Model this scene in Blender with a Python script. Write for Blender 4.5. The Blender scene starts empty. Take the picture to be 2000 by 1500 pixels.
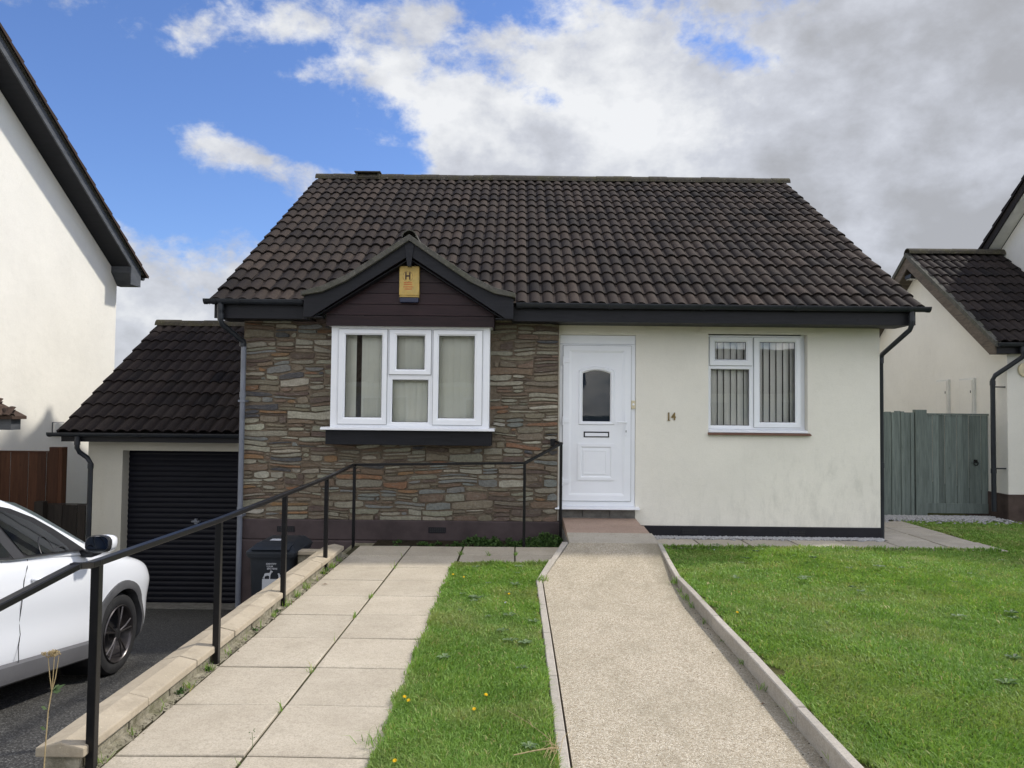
import bpy, bmesh, math, random
import numpy as np
from mathutils import Vector, Matrix
random.seed(7)
SC = bpy.context.scene
COL = SC.collection
PI = math.pi

# ------------------------------------------------------------------ camera frame (metres; Y away from the camera)
PITCH = math.atan(54 / 1500); ROLL = .0105
_f = Vector((0, math.cos(PITCH), math.sin(PITCH))); _u0 = Vector((0, -math.sin(PITCH), math.cos(PITCH))); _r0 = Vector((1, 0, 0))
_R = _r0 * math.cos(ROLL) + _u0 * math.sin(ROLL)
_U = -_r0 * math.sin(ROLL) + _u0 * math.cos(ROLL)
EYE = Vector((0, 0, 1.6))
def at(px, py, X=None, Y=None, Z=None):
    d = _f + (px - 1010) / 1500 * _R - (py - 750) / 1500 * _U
    t = (Y - EYE.y) / d.y if Y is not None else ((X - EYE.x) / d.x if X is not None else (Z - EYE.z) / d.z)
    return EYE + d * t

# ------------------------------------------------------------------ materials
def lin(c):
    return tuple(((v / 255) / 12.92 if v / 255 <= .04045 else ((v / 255 + .055) / 1.055) ** 2.4) for v in c) + (1,)
class NT:
    def __init__(s, name):
        s.m = bpy.data.materials.new(name); s.m.use_nodes = True
        s.t = s.m.node_tree; s.n = s.t.nodes; s.n.clear()
        s.out = s.n.new('ShaderNodeOutputMaterial')
    def N(s, typ, **k):
        n = s.n.new('ShaderNode' + typ)
        for a, b in k.items():
            if hasattr(n, a): setattr(n, a, b)
            else: raise KeyError(a)
        return n
    def L(s, a, b): s.t.links.new(a, b)
    def pos(s, scale=(1, 1, 1), rot=(0, 0, 0)):
        g = s.N('NewGeometry'); mp = s.N('Mapping'); mp.inputs['Scale'].default_value = scale; mp.inputs['Rotation'].default_value = rot
        s.L(g.outputs['Position'], mp.inputs['Vector']); return mp.outputs[0]
    def noise(s, sc, det=4, rough=.6, vec=None, dist=0):
        n = s.N('TexNoise'); n.inputs['Scale'].default_value = sc; n.inputs['Detail'].default_value = det
        n.inputs['Roughness'].default_value = rough; n.inputs['Distortion'].default_value = dist
        s.L(vec if vec is not None else s.pos(), n.inputs['Vector']); return n.outputs['Fac']
    def ramp(s, fac, pts):
        r = s.N('ValToRGB'); e = r.color_ramp.elements
        while len(e) < len(pts): e.new(.5)
        for el, (p, c) in zip(e, pts):
            el.position = p; el.color = c if not isinstance(c, (int, float)) else (c, c, c, 1)
        s.L(fac, r.inputs[0]); return r.outputs[0]
    def mix(s, fac, a, b, mode='MIX'):
        m = s.N('Mix', data_type='RGBA', blend_type=mode)
        for i, v in ((0, fac), (6, a), (7, b)):
            if isinstance(v, (int, float)): m.inputs[i].default_value = v
            elif isinstance(v, tuple): m.inputs[i].default_value = v
            else: s.L(v, m.inputs[i])
        return m.outputs[2]
    def math(s, op, a, b=0., c=None):
        m = s.N('Math', operation=op)
        for i, v in enumerate((a, b) if c is None else (a, b, c)):
            if isinstance(v, (int, float)): m.inputs[i].default_value = v
            else: s.L(v, m.inputs[i])
        return m.outputs[0]
    def attr(s, name='tint'):
        a = s.N('Attribute'); a.attribute_name = name; return a
    def bsdf(s, color, rough=.8, spec=.3, bump=None, bstr=.3, bdist=.01, metal=0, **k):
        b = s.N('BsdfPrincipled')
        if isinstance(color, tuple): b.inputs['Base Color'].default_value = color
        else: s.L(color, b.inputs['Base Color'])
        if isinstance(rough, (int, float)): b.inputs['Roughness'].default_value = rough
        else: s.L(rough, b.inputs['Roughness'])
        b.inputs['Specular IOR Level'].default_value = spec; b.inputs['Metallic'].default_value = metal
        for a, v in k.items(): b.inputs[a].default_value = v
        if bump is not None:
            bp = s.N('Bump'); bp.inputs['Strength'].default_value = bstr; bp.inputs['Distance'].default_value = bdist
            s.L(bump, bp.inputs['Height']); s.L(bp.outputs[0], b.inputs['Normal'])
        s.L(b.outputs[0], s.out.inputs[0]); return s.m
def C(*c): return tuple(c) + (1,)

def simple(name, col, rough=.6, spec=.4, var=.12, nsc=8, bstr=.08, metal=0, **k):
    s = NT(name); n = s.noise(nsc, 5); d = tuple(v * (1 - var) for v in col[:3]) + (1,); l = tuple(min(1, v * (1 + var)) for v in col[:3]) + (1,)
    return s.bsdf(s.ramp(n, [(.3, d), (.7, l)]), rough, spec, s.noise(nsc * 12, 3), bstr, .004, metal, **k)

def render_mat(name, base, dirt=True, stain=None):
    # painted sand render: fine grain, faint blotches, algae streaks where a stain zone (x0,x1,ztop) is given
    s = NT(name); c = s.ramp(s.noise(1.1, 6, .62), [(.25, tuple(v * .90 for v in base[:3]) + (1,)), (.7, base)])
    c = s.mix(s.math('MULTIPLY', s.ramp(s.noise(7, 4), [(.55, 0), (.8, 1)]), .10), c, C(.42, .39, .32))
    if dirt:
        g = s.N('NewGeometry'); x = s.N('SeparateXYZ'); s.L(g.outputs['Position'], x.inputs[0])
        streak = s.noise(3.2, 6, .72, s.pos((2.6, 2.6, .8)), .2)
        if stain:
            x0, x1, zt = stain
            up = s.N('MapRange'); s.L(x.outputs[2], up.inputs[0]); up.inputs[1].default_value = zt; up.inputs[2].default_value = .2; up.inputs[3].default_value = 0; up.inputs[4].default_value = 1
            rt = s.N('MapRange'); s.L(x.outputs[0], rt.inputs[0]); rt.inputs[1].default_value = x0; rt.inputs[2].default_value = x1; rt.inputs[3].default_value = .25; rt.inputs[4].default_value = 1
            z = s.math('MULTIPLY', up.outputs[0], rt.outputs[0])
            f = s.math('MULTIPLY', s.ramp(s.math('ADD', streak, s.math('MULTIPLY', z, .17)), [(.55, 0), (.85, 1)]), .52)
            f = s.math('MULTIPLY', f, s.ramp(z, [(.03, 0), (.3, .62)]))
            c = s.mix(f, c, C(.29, .29, .25))
        else:
            f = s.math('MULTIPLY', s.ramp(streak, [(.6, 0), (.85, 1)]), .25); c = s.mix(f, c, C(.4, .38, .32))
    c = s.mix(s.ramp(s.noise(75, 4, .8), [(.36, .16), (.52, 0)]), c, tuple(v * .6 for v in base[:3]) + (1,))
    b = s.math('ADD', s.noise(110, 4, .8), s.math('MULTIPLY', s.noise(6, 4), 1.6))
    return s.bsdf(c, .92, .12, b, .6, .006)

M = {}
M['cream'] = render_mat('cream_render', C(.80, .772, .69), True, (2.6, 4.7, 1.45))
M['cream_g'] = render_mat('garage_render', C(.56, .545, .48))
M['white_w'] = render_mat('white_render', C(.78, .76, .70))
M['white_r'] = render_mat('darker_white_render', C(.74, .72, .66))
M['plinth'] = simple('plinth_paint', C(.012, .012, .016), .55, .25, .3, 3, .3)
M['plinth_brown'] = simple('brown_plinth_paint', C(.060, .045, .046), .75, .3, .3, 3, .35)
M['upvc'] = simple('white_upvc', C(.80, .82, .86), .28, .45, .025, 2.5, .02)
M['upvc_d'] = simple('weathered_upvc', C(.62, .62, .58), .45, .4, .12, 4, .05)
M['gasket'] = simple('black_gasket', C(.02, .02, .02), .6)
M['blackmetal'] = simple('black_painted_steel', C(.006, .006, .007), .34, .3, .3, 20, .12)
M['pipe'] = simple('grey_black_plastic', C(.018, .021, .027), .42, .35, .25, 5, .04)
M['pipe_l'] = simple('faded_grey_plastic', C(.15, .165, .20), .45, .45, .15, 5, .04)
M['brass'] = simple('aged_brass', C(.22, .16, .07), .4, .5, .2, 60, .1, .7)
M['sticker'] = simple('white_sticker', C(.50, .52, .56), .5, .3, .04)
M['cream_pl'] = simple('cream_plastic', C(.62, .55, .38), .4)
M['rubber'] = simple('tyre_rubber', C(.018, .018, .019), .75, .3, .2, 14, .2)
M['rim'] = simple('alloy_rim', C(.075, .068, .068), .3, .5, .1, 20, .02, .7)
M['rimdark'] = simple('dark_alloy', C(.016, .016, .017), .4, .5, .1)
M['cladding_grey'] = simple('car_cladding', C(.075, .075, .078), .6, .4, .15, 10, .1)
M['skirt_grey'] = simple('car_skirt', C(.10, .10, .105), .5, .35, .12, 3, .1)
M['trimblack'] = simple('car_trim', C(.015, .015, .017), .35, .5, .1)
M['pillar'] = simple('car_pillar', C(.03, .03, .033), .4, .5, .1)
M['blind'] = simple('blind_fabric', C(.90, .92, .80), .85, .1, .05, 3, .02)
M['blind2'] = simple('blind_fabric_pale', C(.88, .88, .82), .85, .1, .05, 3, .02)
M['dark'] = simple('dark_interior', C(.03, .03, .028), .9, .1)
M['room'] = simple('room_plaster', C(.20, .20, .17), .9, .1)
M['bin'] = simple('bin_plastic', C(.018, .022, .028), .5, .3, .2, 6, .12)
M['petal'] = simple('yellow_petals', C(.80, .55, .02), .6, .2, .1)
M['stem'] = simple('plant_stem', C(.09, .15, .04), .7, .2, .2)
M['dry'] = simple('dry_stem', C(.36, .28, .15), .8, .2, .25, 60)
M['tilesill'] = simple('brown_tile_sill', C(.16, .085, .06), .7, .3, .2)
M['door_backing'] = simple('blue_backing', C(.045, .058, .078), .35, .3, .15, 2.5, .02)
M['gap_seal'] = simple('grey_gap_seal', C(.30, .31, .32), .6)  # seal and shaded gap round sashes and door leaf, shade put into the grey
M['led'] = simple('lamp_glass', C(.30, .30, .28), .15, .6)

def glass(name, tint=(1, 1, 1, 1), k=1.0, base=0.):
    s = NT(name); fr = s.N('Fresnel'); fr.inputs[0].default_value = 1.52
    bp = s.N('Bump'); bp.inputs['Strength'].default_value = .05; bp.inputs['Distance'].default_value = .02; s.L(s.noise(1.6, 2, .5), bp.inputs['Height'])
    t = s.N('BsdfTransparent'); t.inputs[0].default_value = tint
    g = s.N('BsdfGlossy'); g.inputs['Roughness'].default_value = .015; s.L(bp.outputs[0], g.inputs['Normal']); s.L(bp.outputs[0], fr.inputs['Normal'])
    mx = s.N('MixShader'); s.L(s.math('MINIMUM', s.math('ADD', s.math('MULTIPLY', fr.outputs[0], 1.9 * k), base), 1), mx.inputs[0]); s.L(t.outputs[0], mx.inputs[1]); s.L(g.outputs[0], mx.inputs[2])
    s.L(mx.outputs[0], s.out.inputs[0]); return s.m
M['glass'] = glass('window_glass', C(1, 1, 1), .55, .10)
M['glass_dark'] = glass('door_glass', C(.55, .62, .70), .42)
M['carglass'] = glass('car_glass', C(.16, .20, .19), .75)

def paint():
    s = NT('white_car_paint')
    return s.bsdf(C(.74, .76, .79), .30, .5, None, **{'Coat Weight': 1.0, 'Coat Roughness': .03})
M['carpaint'] = paint()

def wood(name, a, b, vec_scale, rough=.75, bstr=.3):
    s = NT(name); t = s.attr(); n = s.noise(4, 6, .7, s.pos(vec_scale), .6)
    c = s.ramp(n, [(.3, a), (.7, b)]); v = s.N('HueSaturation'); s.L(c, v.inputs['Color'])
    s.L(s.math('ADD', s.math('MULTIPLY', t.outputs['Fac'], .5), .75), v.inputs['Value'])
    kn = s.N('TexVoronoi'); kn.inputs['Scale'].default_value = 3.2; s.L(s.pos((1.6, 1.6, 1)), kn.inputs['Vector'])
    c2 = s.mix(s.ramp(kn.outputs['Distance'], [(.04, .7), (.09, 0)]), v.outputs[0], tuple(q * .35 for q in a[:3]) + (1,))
    return s.bsdf(c2, rough, .25, n, bstr, .006)
M['fascia'] = wood('black_painted_timber', C(.005, .0055, .008), C(.013, .0135, .018), (.8, 3, 9), .5)
M['clad'] = wood('dark_stained_boards', C(.010, .005, .0065), C(.032, .015, .017), (.7, 2, 14), .45)
M['fence_brown'] = wood('brown_fence_timber', C(.036, .014, .007), C(.070, .030, .016), (9, 9, .7))
M['fence_green'] = wood('sage_painted_timber', C(.092, .112, .102), C(.175, .21, .195), (8, 8, .6), .8)
M['fence_dark'] = wood('dark_timber', C(.012, .010, .009), C(.03, .024, .02), (8, 8, .6))
M['barge_brown'] = wood('weathered_brown_barge', C(.06, .048, .038), C(.14, .115, .09), (1, 1.2, 6))
M['fascia_grey'] = wood('grey_painted_timber', C(.045, .05, .058), C(.085, .09, .10), (1, 1, 4), .6)

def tiles(name, a, b, dk):
    s = NT(name); t = s.attr('tint')
    c = s.ramp(t.outputs['Fac'], [(0, dk), (.35, a), (.75, b), (1, tuple(min(1, v * 1.18) for v in b[:3]) + (1,))])
    n = s.noise(26, 5, .7)
    c = s.mix(s.ramp(n, [(.35, 0), (.75, .55)]), c, dk)
    c = s.mix(s.math('MULTIPLY', s.ramp(s.noise(1.3, 5), [(.35, 0), (.8, 1)]), .3), c, C(.05, .043, .038))
    c = s.mix(s.math('MULTIPLY', s.ramp(s.noise(55, 4), [(.64, 0), (.72, 1)]), .45), c, C(.13, .125, .085))   # lichen specks
    return s.bsdf(c, .85, .14, s.noise(120, 4), .5, .004)
M['tile'] = tiles('brown_concrete_tile', C(.025, .0195, .017), C(.050, .037, .0295), C(.012, .0100, .0092))
M['tile_g'] = tiles('dark_brown_concrete_tile', C(.015, .011, .0105), C(.028, .021, .019), C(.007, .006, .007))
M['tile_r'] = tiles('neighbour_concrete_tile', C(.017, .013, .0125), C(.034, .026, .023), C(.009, .008, .008))
M['tile_red'] = tiles('red_brown_tile', C(.055, .036, .028), C(.10, .066, .050), C(.026, .018, .015))
def mossy(name, a, b, moss, amt=.5):
    s = NT(name); c = s.ramp(s.noise(14, 6, .7), [(.3, a), (.7, b)])
    c = s.mix(s.math('MULTIPLY', s.ramp(s.noise(5, 6, .7), [(.45, 0), (.7, 1)]), amt), c, moss)
    c = s.mix(s.math('MULTIPLY', s.ramp(s.noise(45, 4), [(.62, 0), (.7, 1)]), .5), c, C(.34, .33, .28))
    return s.bsdf(c, .9, .2, s.noise(50, 5), .6, .006)
M['ridge'] = mossy('mossy_ridge_tile', C(.035, .032, .028), C(.075, .066, .052), C(.075, .07, .025), .55)
M['verge'] = mossy('lichened_verge', C(.05, .05, .046), C(.125, .12, .105), C(.07, .075, .045), .6)

def stone_mat():
    s = NT('slate_stone'); a = s.attr('scol')
    n = s.noise(5, 7, .72, s.pos((1, 1, 5)), .8); n2 = s.noise(40, 5, .7)
    c = s.mix(s.math('MULTIPLY', s.ramp(n, [(.42, 0), (.66, 1)]), .75), a.outputs['Color'], s.mix(.55, a.outputs['Color'], C(.165, .142, .10)))
    c = s.mix(s.ramp(n2, [(.35, .0), (.7, .8)]), c, s.mix(1., c, C(.50, .49, .48), 'MULTIPLY'))
    c = s.mix(s.ramp(s.noise(9, 5, .7, s.pos((1, 1, 6))), [(.55, 0), (.68, .5)]), c, C(.30, .29, .25))
    return s.bsdf(c, .78, .3, s.math('ADD', n2, s.math('MULTIPLY', n, 1.5)), .6, .008)
M['stone'] = stone_mat()
def mortar():
    s = NT('brown_mortar'); return s.bsdf(s.ramp(s.noise(20, 6), [(.3, C(.10, .08, .06)), (.75, C(.21, .172, .13))]), .95, .1, s.noise(80, 5), .6, .006)
M['mortar'] = mortar()
def block():
    s = NT('grey_concrete_block'); c = s.ramp(s.noise(9, 6, .7), [(.3, C(.10, .098, .09)), (.72, C(.22, .215, .20))])
    return s.bsdf(c, .9, .2, s.noise(90, 4), .5, .006)
M['block'] = block()
def coping():
    s = NT('reconstituted_stone'); t = s.attr(); c = s.ramp(s.noise(6, 7, .7), [(.25, C(.27, .23, .17)), (.6, C(.43, .37, .28)), (.8, C(.52, .45, .35))])
    c = s.mix(s.math('MULTIPLY', s.ramp(s.noise(3, 6, .7), [(.5, 0), (.75, 1)]), .5), c, C(.24, .20, .14))
    c = s.mix(s.math('MULTIPLY', s.ramp(s.noise(55, 3), [(.66, 0), (.72, 1)]), .7), c, C(.55, .50, .36))
    return s.bsdf(c, .92, .15, s.noise(60, 6, .7), .5, .006)
M['coping'] = coping()
def mossblock():
    s = NT('mossy_block_wall'); c = s.ramp(s.noise(16, 7, .7), [(.25, C(.09, .08, .055)), (.45, C(.22, .20, .145)), (.75, C(.42, .385, .30))])
    c = s.mix(s.math('MULTIPLY', s.ramp(s.noise(7, 6), [(.5, 0), (.68, 1)]), .45), c, C(.10, .11, .04))
    return s.bsdf(c, .95, .1, s.noise(45, 6, .75), .9, .012)
M['mossblock'] = mossblock()
def slab(name, lo, hi, tintamt=.16):
    s = NT(name); t = s.attr(); c = s.ramp(s.noise(2.3, 6, .65), [(.28, lo), (.72, hi)])
    v = s.N('HueSaturation'); s.L(c, v.inputs['Color']); s.L(s.math('ADD', s.math('MULTIPLY', t.outputs['Fac'], tintamt), 1 - tintamt * .6), v.inputs['Value'])
    c = s.mix(s.ramp(s.noise(110, 4, .8), [(.34, .6), (.54, 0)]), v.outputs[0], tuple(q * .5 for q in lo[:3]) + (1,))
    c = s.mix(s.ramp(s.noise(30, 6, .85), [(.38, .38), (.52, 0)]), c, tuple(q * .6 for q in lo[:3]) + (1,))
    c = s.mix(s.math('MULTIPLY', s.ramp(s.noise(95, 2), [(.70, 0), (.74, 1)]), .5), c, C(.58, .54, .46))
    c = s.mix(s.math('MULTIPLY', s.ramp(s.noise(5, 8, .75), [(.52, 0), (.75, 1)]), .42), c, C(.24, .215, .155))
    c = s.mix(s.math('MULTIPLY', s.ramp(s.noise(38, 5, .8), [(.60, 0), (.70, 1)]), .30), c, C(.16, .145, .11))
    c = s.mix(s.math('MULTIPLY', s.ramp(s.noise(1.4, 4, .6), [(.45, 0), (.7, 1)]), .25), c, tuple(q * .72 for q in lo[:3]) + (1,))
    return s.bsdf(c, .9, .2, s.noise(220, 4, .7), .45, .004)
M['slab'] = slab('buff_paving', C(.44, .385, .30), C(.56, .50, .40))
M['slab_g'] = slab('pale_grey_paving', C(.42, .38, .31), C(.54, .49, .41))
M['terra'] = slab('terracotta_paving', C(.38, .275, .215), C(.48, .355, .285))
M['kerb'] = slab('concrete_edging', C(.40, .365, .31), C(.52, .475, .41))
def aggregate():
    s = NT('exposed_aggregate_concrete')
    v = s.N('TexVoronoi'); v.inputs['Scale'].default_value = 150; s.L(s.pos(), v.inputs['Vector'])
    h = s.N('SeparateColor'); s.L(v.outputs['Color'], h.inputs[0])
    c = s.ramp(h.outputs[0], [(0, C(.25, .20, .135)), (.25, C(.42, .36, .265)), (.7, C(.53, .46, .35)), (.93, C(.70, .64, .52))])
    c = s.mix(s.ramp(v.outputs['Distance'], [(.4, 0), (.8, .4)]), c, C(.24, .205, .15))
    c = s.mix(s.math('MULTIPLY', s.ramp(s.noise(1.3, 6, .7), [(.42, 0), (.75, 1)]), .38), c, C(.33, .29, .21))
    c = s.mix(s.math('MULTIPLY', s.ramp(s.noise(3.5, 7, .75, s.pos((1, .5, 1))), [(.48, 0), (.70, 1)]), .55), c, C(.27, .235, .165))
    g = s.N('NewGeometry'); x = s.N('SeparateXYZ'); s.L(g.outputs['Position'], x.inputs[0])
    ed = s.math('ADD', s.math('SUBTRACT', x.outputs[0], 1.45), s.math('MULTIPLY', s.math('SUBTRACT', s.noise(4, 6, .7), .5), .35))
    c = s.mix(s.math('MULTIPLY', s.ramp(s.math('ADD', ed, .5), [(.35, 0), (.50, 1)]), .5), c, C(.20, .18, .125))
    return s.bsdf(c, .88, .25, s.math('SUBTRACT', 1, v.outputs['Distance']), .7, .008)
M['agg'] = aggregate()
def asphalt():
    s = NT('driveway_asphalt'); v = s.N('TexVoronoi'); v.inputs['Scale'].default_value = 120; s.L(s.pos(), v.inputs['Vector'])
    h = s.N('SeparateColor'); s.L(v.outputs['Color'], h.inputs[0])
    c = s.ramp(h.outputs[0], [(0, C(.026, .0255, .025)), (.7, C(.052, .051, .049)), (.97, C(.14, .14, .135))])
    c = s.mix(s.ramp(s.noise(2, 5), [(.4, 0), (.8, .4)]), c, C(.045, .044, .040))
    return s.bsdf(c, .9, .25, v.outputs['Distance'], .6, .006)
M['asphalt'] = asphalt()
def soil(name, a, b, m=None):
    s = NT(name); c = s.ramp(s.noise(12, 7, .7), [(.3, a), (.7, b)])
    if m: c = s.mix(s.math('MULTIPLY', s.ramp(s.noise(2.4, 5), [(.4, 0), (.62, 1)]), .8), c, m)
    return s.bsdf(c, 1, .05, s.noise(70, 5, .7), .9, .02)
M['soil'] = soil('dark_soil', C(.02, .017, .012), C(.055, .045, .03))
M['turf'] = soil('turf_base', C(.06, .065, .025), (.10, .12, .04, 1), C(.12, .11, .05))
M['joint'] = soil('mossy_joint', C(.030, .026, .018), C(.085, .075, .05), C(.075, .078, .035))
M['gravel'] = simple('grey_chippings', C(.34, .34, .345), .85, .3, .35, 30, .3)
def grassm():
    s = NT('grass_blades'); t = s.attr('tint'); g2 = s.noise(1.15, 4, .6)
    a = s.ramp(t.outputs['Fac'], [(0, C(.135, .235, .048)), (.45, C(.215, .37, .072)), (.8, C(.30, .46, .10)), (.93, C(.40, .50, .15)), (1, C(.48, .43, .20))])
    a = s.mix(s.ramp(g2, [(.48, 0), (.70, .6)]), a, C(.38, .38, .17))
    a = s.mix(s.ramp(s.noise(3.3, 3), [(.35, .45), (.52, 0)]), a, C(.125, .265, .045))
    b = s.N('BsdfPrincipled'); s.L(a, b.inputs['Base Color']); b.inputs['Roughness'].default_value = .55; b.inputs['Specular IOR Level'].default_value = .3
    tr = s.N('BsdfTranslucent'); s.L(s.mix(1., a, C(1.0, 1.0, .55), 'MULTIPLY'), tr.inputs[0])
    mx = s.N('MixShader'); mx.inputs[0].default_value = .38; s.L(b.outputs[0], mx.inputs[1]); s.L(tr.outputs[0], mx.inputs[2]); s.L(mx.outputs[0], s.out.inputs[0]); return s.m
M['grass'] = grassm()
def leafm(name, a, b):
    s = NT(name); t = s.attr('tint'); c = s.ramp(t.outputs['Fac'], [(0, a), (1, b)])
    d = s.N('BsdfPrincipled'); s.L(c, d.inputs['Base Color']); d.inputs['Roughness'].default_value = .6; d.inputs['Specular IOR Level'].default_value = .3
    tr = s.N('BsdfTranslucent'); s.L(c, tr.inputs[0]); mx = s.N('MixShader'); mx.inputs[0].default_value = .3
    s.L(d.outputs[0], mx.inputs[1]); s.L(tr.outputs[0], mx.inputs[2]); s.L(mx.outputs[0], s.out.inputs[0]); return s.m
M['leaf'] = leafm('weed_leaf', C(.03, .07, .018), C(.09, .17, .04))
M['leaf_pale'] = leafm('pale_weed_leaf', C(.10, .16, .07), C(.20, .28, .13))
M['dryleaf'] = leafm('dry_leaf', C(.10, .05, .02), C(.20, .12, .05))
def alarm():
    s = NT('faded_yellow_box'); c = s.ramp(s.noise(14, 6, .7), [(.25, C(.40, .27, .075)), (.7, C(.56, .40, .13))])
    c = s.mix(s.math('MULTIPLY', s.ramp(s.noise(8, 6, .7), [(.48, 0), (.7, 1)]), .5), c, C(.33, .28, .12))
    return s.bsdf(c, .6, .35)
M['alarm'] = alarm()
M['alarm_blue'] = simple('blue_lens', C(.003, .008, .035), .3, .5)
M['red_ink'] = simple('faded_red_ink', C(.50, .10, .04), .7)
M['dark_ink'] = simple('dark_ink', C(.05, .025, .02), .7)

# ------------------------------------------------------------------ mesh builder
ORG = {}
class MB:
    def __init__(s): s.v = []; s.f = []; s.mi = []; s.t = []; s.c = []
    def vv(s, p): s.v.append(tuple(p)); return len(s.v) - 1
    def face(s, idx, m=0, t=.5, c=None): s.f.append(tuple(idx)); s.mi.append(m); s.t.append(t); s.c.append(c or (.5, .5, .5))
    def poly(s, pts, m=0, t=.5, c=None): s.face([s.vv(p) for p in pts], m, t, c)
    def box(s, x0, x1, y0, y1, z0, z1, m=0, t=.5):
        i = len(s.v)
        for x in (x0, x1):
            for y in (y0, y1):
                for z in (z0, z1): s.v.append((x, y, z))
        for q in ((0, 1, 3, 2), (4, 6, 7, 5), (0, 4, 5, 1), (2, 3, 7, 6), (0, 2, 6, 4), (1, 5, 7, 3)): s.face([i + k for k in q], m, t)
        return s
    def prism(s, pts, a0, a1, axis='y', m=0, t=.5):
        # pts: outline in the other two axes (x,z) / (y,z) / (x,y)
        def P(p, a): return {'y': (p[0], a, p[1]), 'x': (a, p[0], p[1]), 'z': (p[0], p[1], a)}[axis]
        n = len(pts); A = [s.vv(P(p, a0)) for p in pts]; B = [s.vv(P(p, a1)) for p in pts]
        s.face(A, m, t); s.face(B[::-1], m, t)
        for i in range(n): j = (i + 1) % n; s.face([A[i], B[i], B[j], A[j]], m, t)
        return s
    def tube(s, pts, r, n=10, m=0, t=.5, caps=True):
        pts = [Vector(p) for p in pts]; rings = []
        for i, p in enumerate(pts):
            a = pts[max(i - 1, 0)]; b = pts[min(i + 1, len(pts) - 1)]
            d = (b - a).normalized()
            ref = Vector((0, 0, 1)) if abs(d.z) < .9 else Vector((0, 1, 0))
            u = d.cross(ref).normalized(); w = d.cross(u)
            k = 1.
            if 0 < i < len(pts) - 1:
                c = (pts[i] - a).normalized().dot((b - pts[i]).normalized()); k = 1 / max(.6, math.sqrt((1 + c) / 2))
            rr = r[i] if isinstance(r, (list, tuple)) else r
            rings.append([s.vv(p + (u * math.cos(q * 2 * PI / n) + w * math.sin(q * 2 * PI / n)) * rr * (k if n <= 4 else 1)) for q in range(n)])
        for a, b in zip(rings, rings[1:]):
            for q in range(n): s.face([a[q], a[(q + 1) % n], b[(q + 1) % n], b[q]], m, t)
        if caps: s.face(rings[0][::-1], m, t); s.face(rings[-1], m, t)
        return s
    def bar(s, a, b, w, h, m=0, t=.5):
        # rectangular bar from a to b: w across (horizontal), h up
        a = Vector(a); b = Vector(b); d = (b - a).normalized()
        ref = Vector((0, 0, 1)) if abs(d.z) < .95 else Vector((0, 1, 0))
        u = d.cross(ref).normalized(); k = u.cross(d).normalized()
        R = [[s.vv(p + u * (sx * w / 2) + k * (sz * h / 2)) for sx, sz in ((-1, -1), (1, -1), (1, 1), (-1, 1))] for p in (a, b)]
        for q in range(4): s.face([R[0][q], R[0][(q + 1) % 4], R[1][(q + 1) % 4], R[1][q]], m, t)
        s.face(R[0][::-1], m, t); s.face(R[1], m, t); return s
    def lathe(s, prof, centre, axis='x', n=32, m=0, t=.5):
        # prof: list of (axial, radius)
        c = Vector(centre); rings = []
        for a, r in prof:
            ring = []
            for q in range(n):
                th = q * 2 * PI / n; e, f = r * math.cos(th), r * math.sin(th)
                ring.append(s.vv(c + Vector({'x': (a, e, f), 'y': (e, a, f), 'z': (e, f, a)}[axis])))
            rings.append(ring)
        for a, b in zip(rings, rings[1:]):
            for q in range(n): s.face([a[q], a[(q + 1) % n], b[(q + 1) % n], b[q]], m, t)
        return s
    def ring(s, o, i, yf, yb, yi=None, m=0):
        # picture-frame: outer rect o, inner rect i (x0,x1,z0,z1); front at yf, inner lip front yi, back yb
        yi = yf + .008 if yi is None else yi
        O = [(o[0], o[2]), (o[1], o[2]), (o[1], o[3]), (o[0], o[3])]; I = [(i[0], i[2]), (i[1], i[2]), (i[1], i[3]), (i[0], i[3])]
        w = min(i[0] - o[0], o[3] - i[3]); k = .3
        Mi = [(a[0] + (b[0] - a[0]) * (1 - k), a[1] + (b[1] - a[1]) * (1 - k)) for a, b in zip(O, I)]
        L = [[s.vv((p[0], y, p[1])) for p in P] for P, y in ((O, yb), (O, yf), (Mi, yf), (I, yi), (I, yb))]
        for a, b in zip(L, L[1:]):
            for q in range(4): s.face([a[q], a[(q + 1) % 4], b[(q + 1) % 4], b[q]], m)
        return s
    def build(s, name, mats, parent=None, smooth=False, bevel=0, base=None, fixn=True):
        o0 = ORG[parent.name] if parent is not None else Vector(base or (0, 0, 0))
        me = bpy.data.meshes.new(name)
        me.from_pydata([tuple(Vector(p) - o0) for p in s.v], [], s.f)
        mats = mats if isinstance(mats, (list, tuple)) else [mats]
        for m in mats: me.materials.append(M[m] if isinstance(m, str) else m)
        me.polygons.foreach_set('material_index', s.mi)
        a = me.attributes.new('tint', 'FLOAT', 'FACE'); a.data.foreach_set('value', s.t)
        if any(c != (.5, .5, .5) for c in s.c):
            a = me.attributes.new('scol', 'FLOAT_COLOR', 'FACE'); a.data.foreach_set('color', [q for c in s.c for q in (*c, 1)])
        if fixn:
            bm = bmesh.new(); bm.from_mesh(me); bmesh.ops.recalc_face_normals(bm, faces=bm.faces); bm.to_mesh(me); bm.free()
        if smooth is True: me.polygons.foreach_set('use_smooth', [True] * len(me.polygons))
        me.update()
        o = bpy.data.objects.new(name, me); COL.objects.link(o)
        if parent is not None: o.parent = parent; ORG[o.name] = o0
        else: o.location = o0; ORG[o.name] = o0
        if smooth == 'auto':
            me.polygons.foreach_set('use_smooth', [True] * len(me.polygons))
            me.set_sharp_from_angle(angle=math.radians(35))
        if bevel:
            b = o.modifiers.new('edge', 'BEVEL'); b.width = bevel; b.segments = 2; b.limit_method = 'ANGLE'; b.angle_limit = .6
        return o
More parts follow.
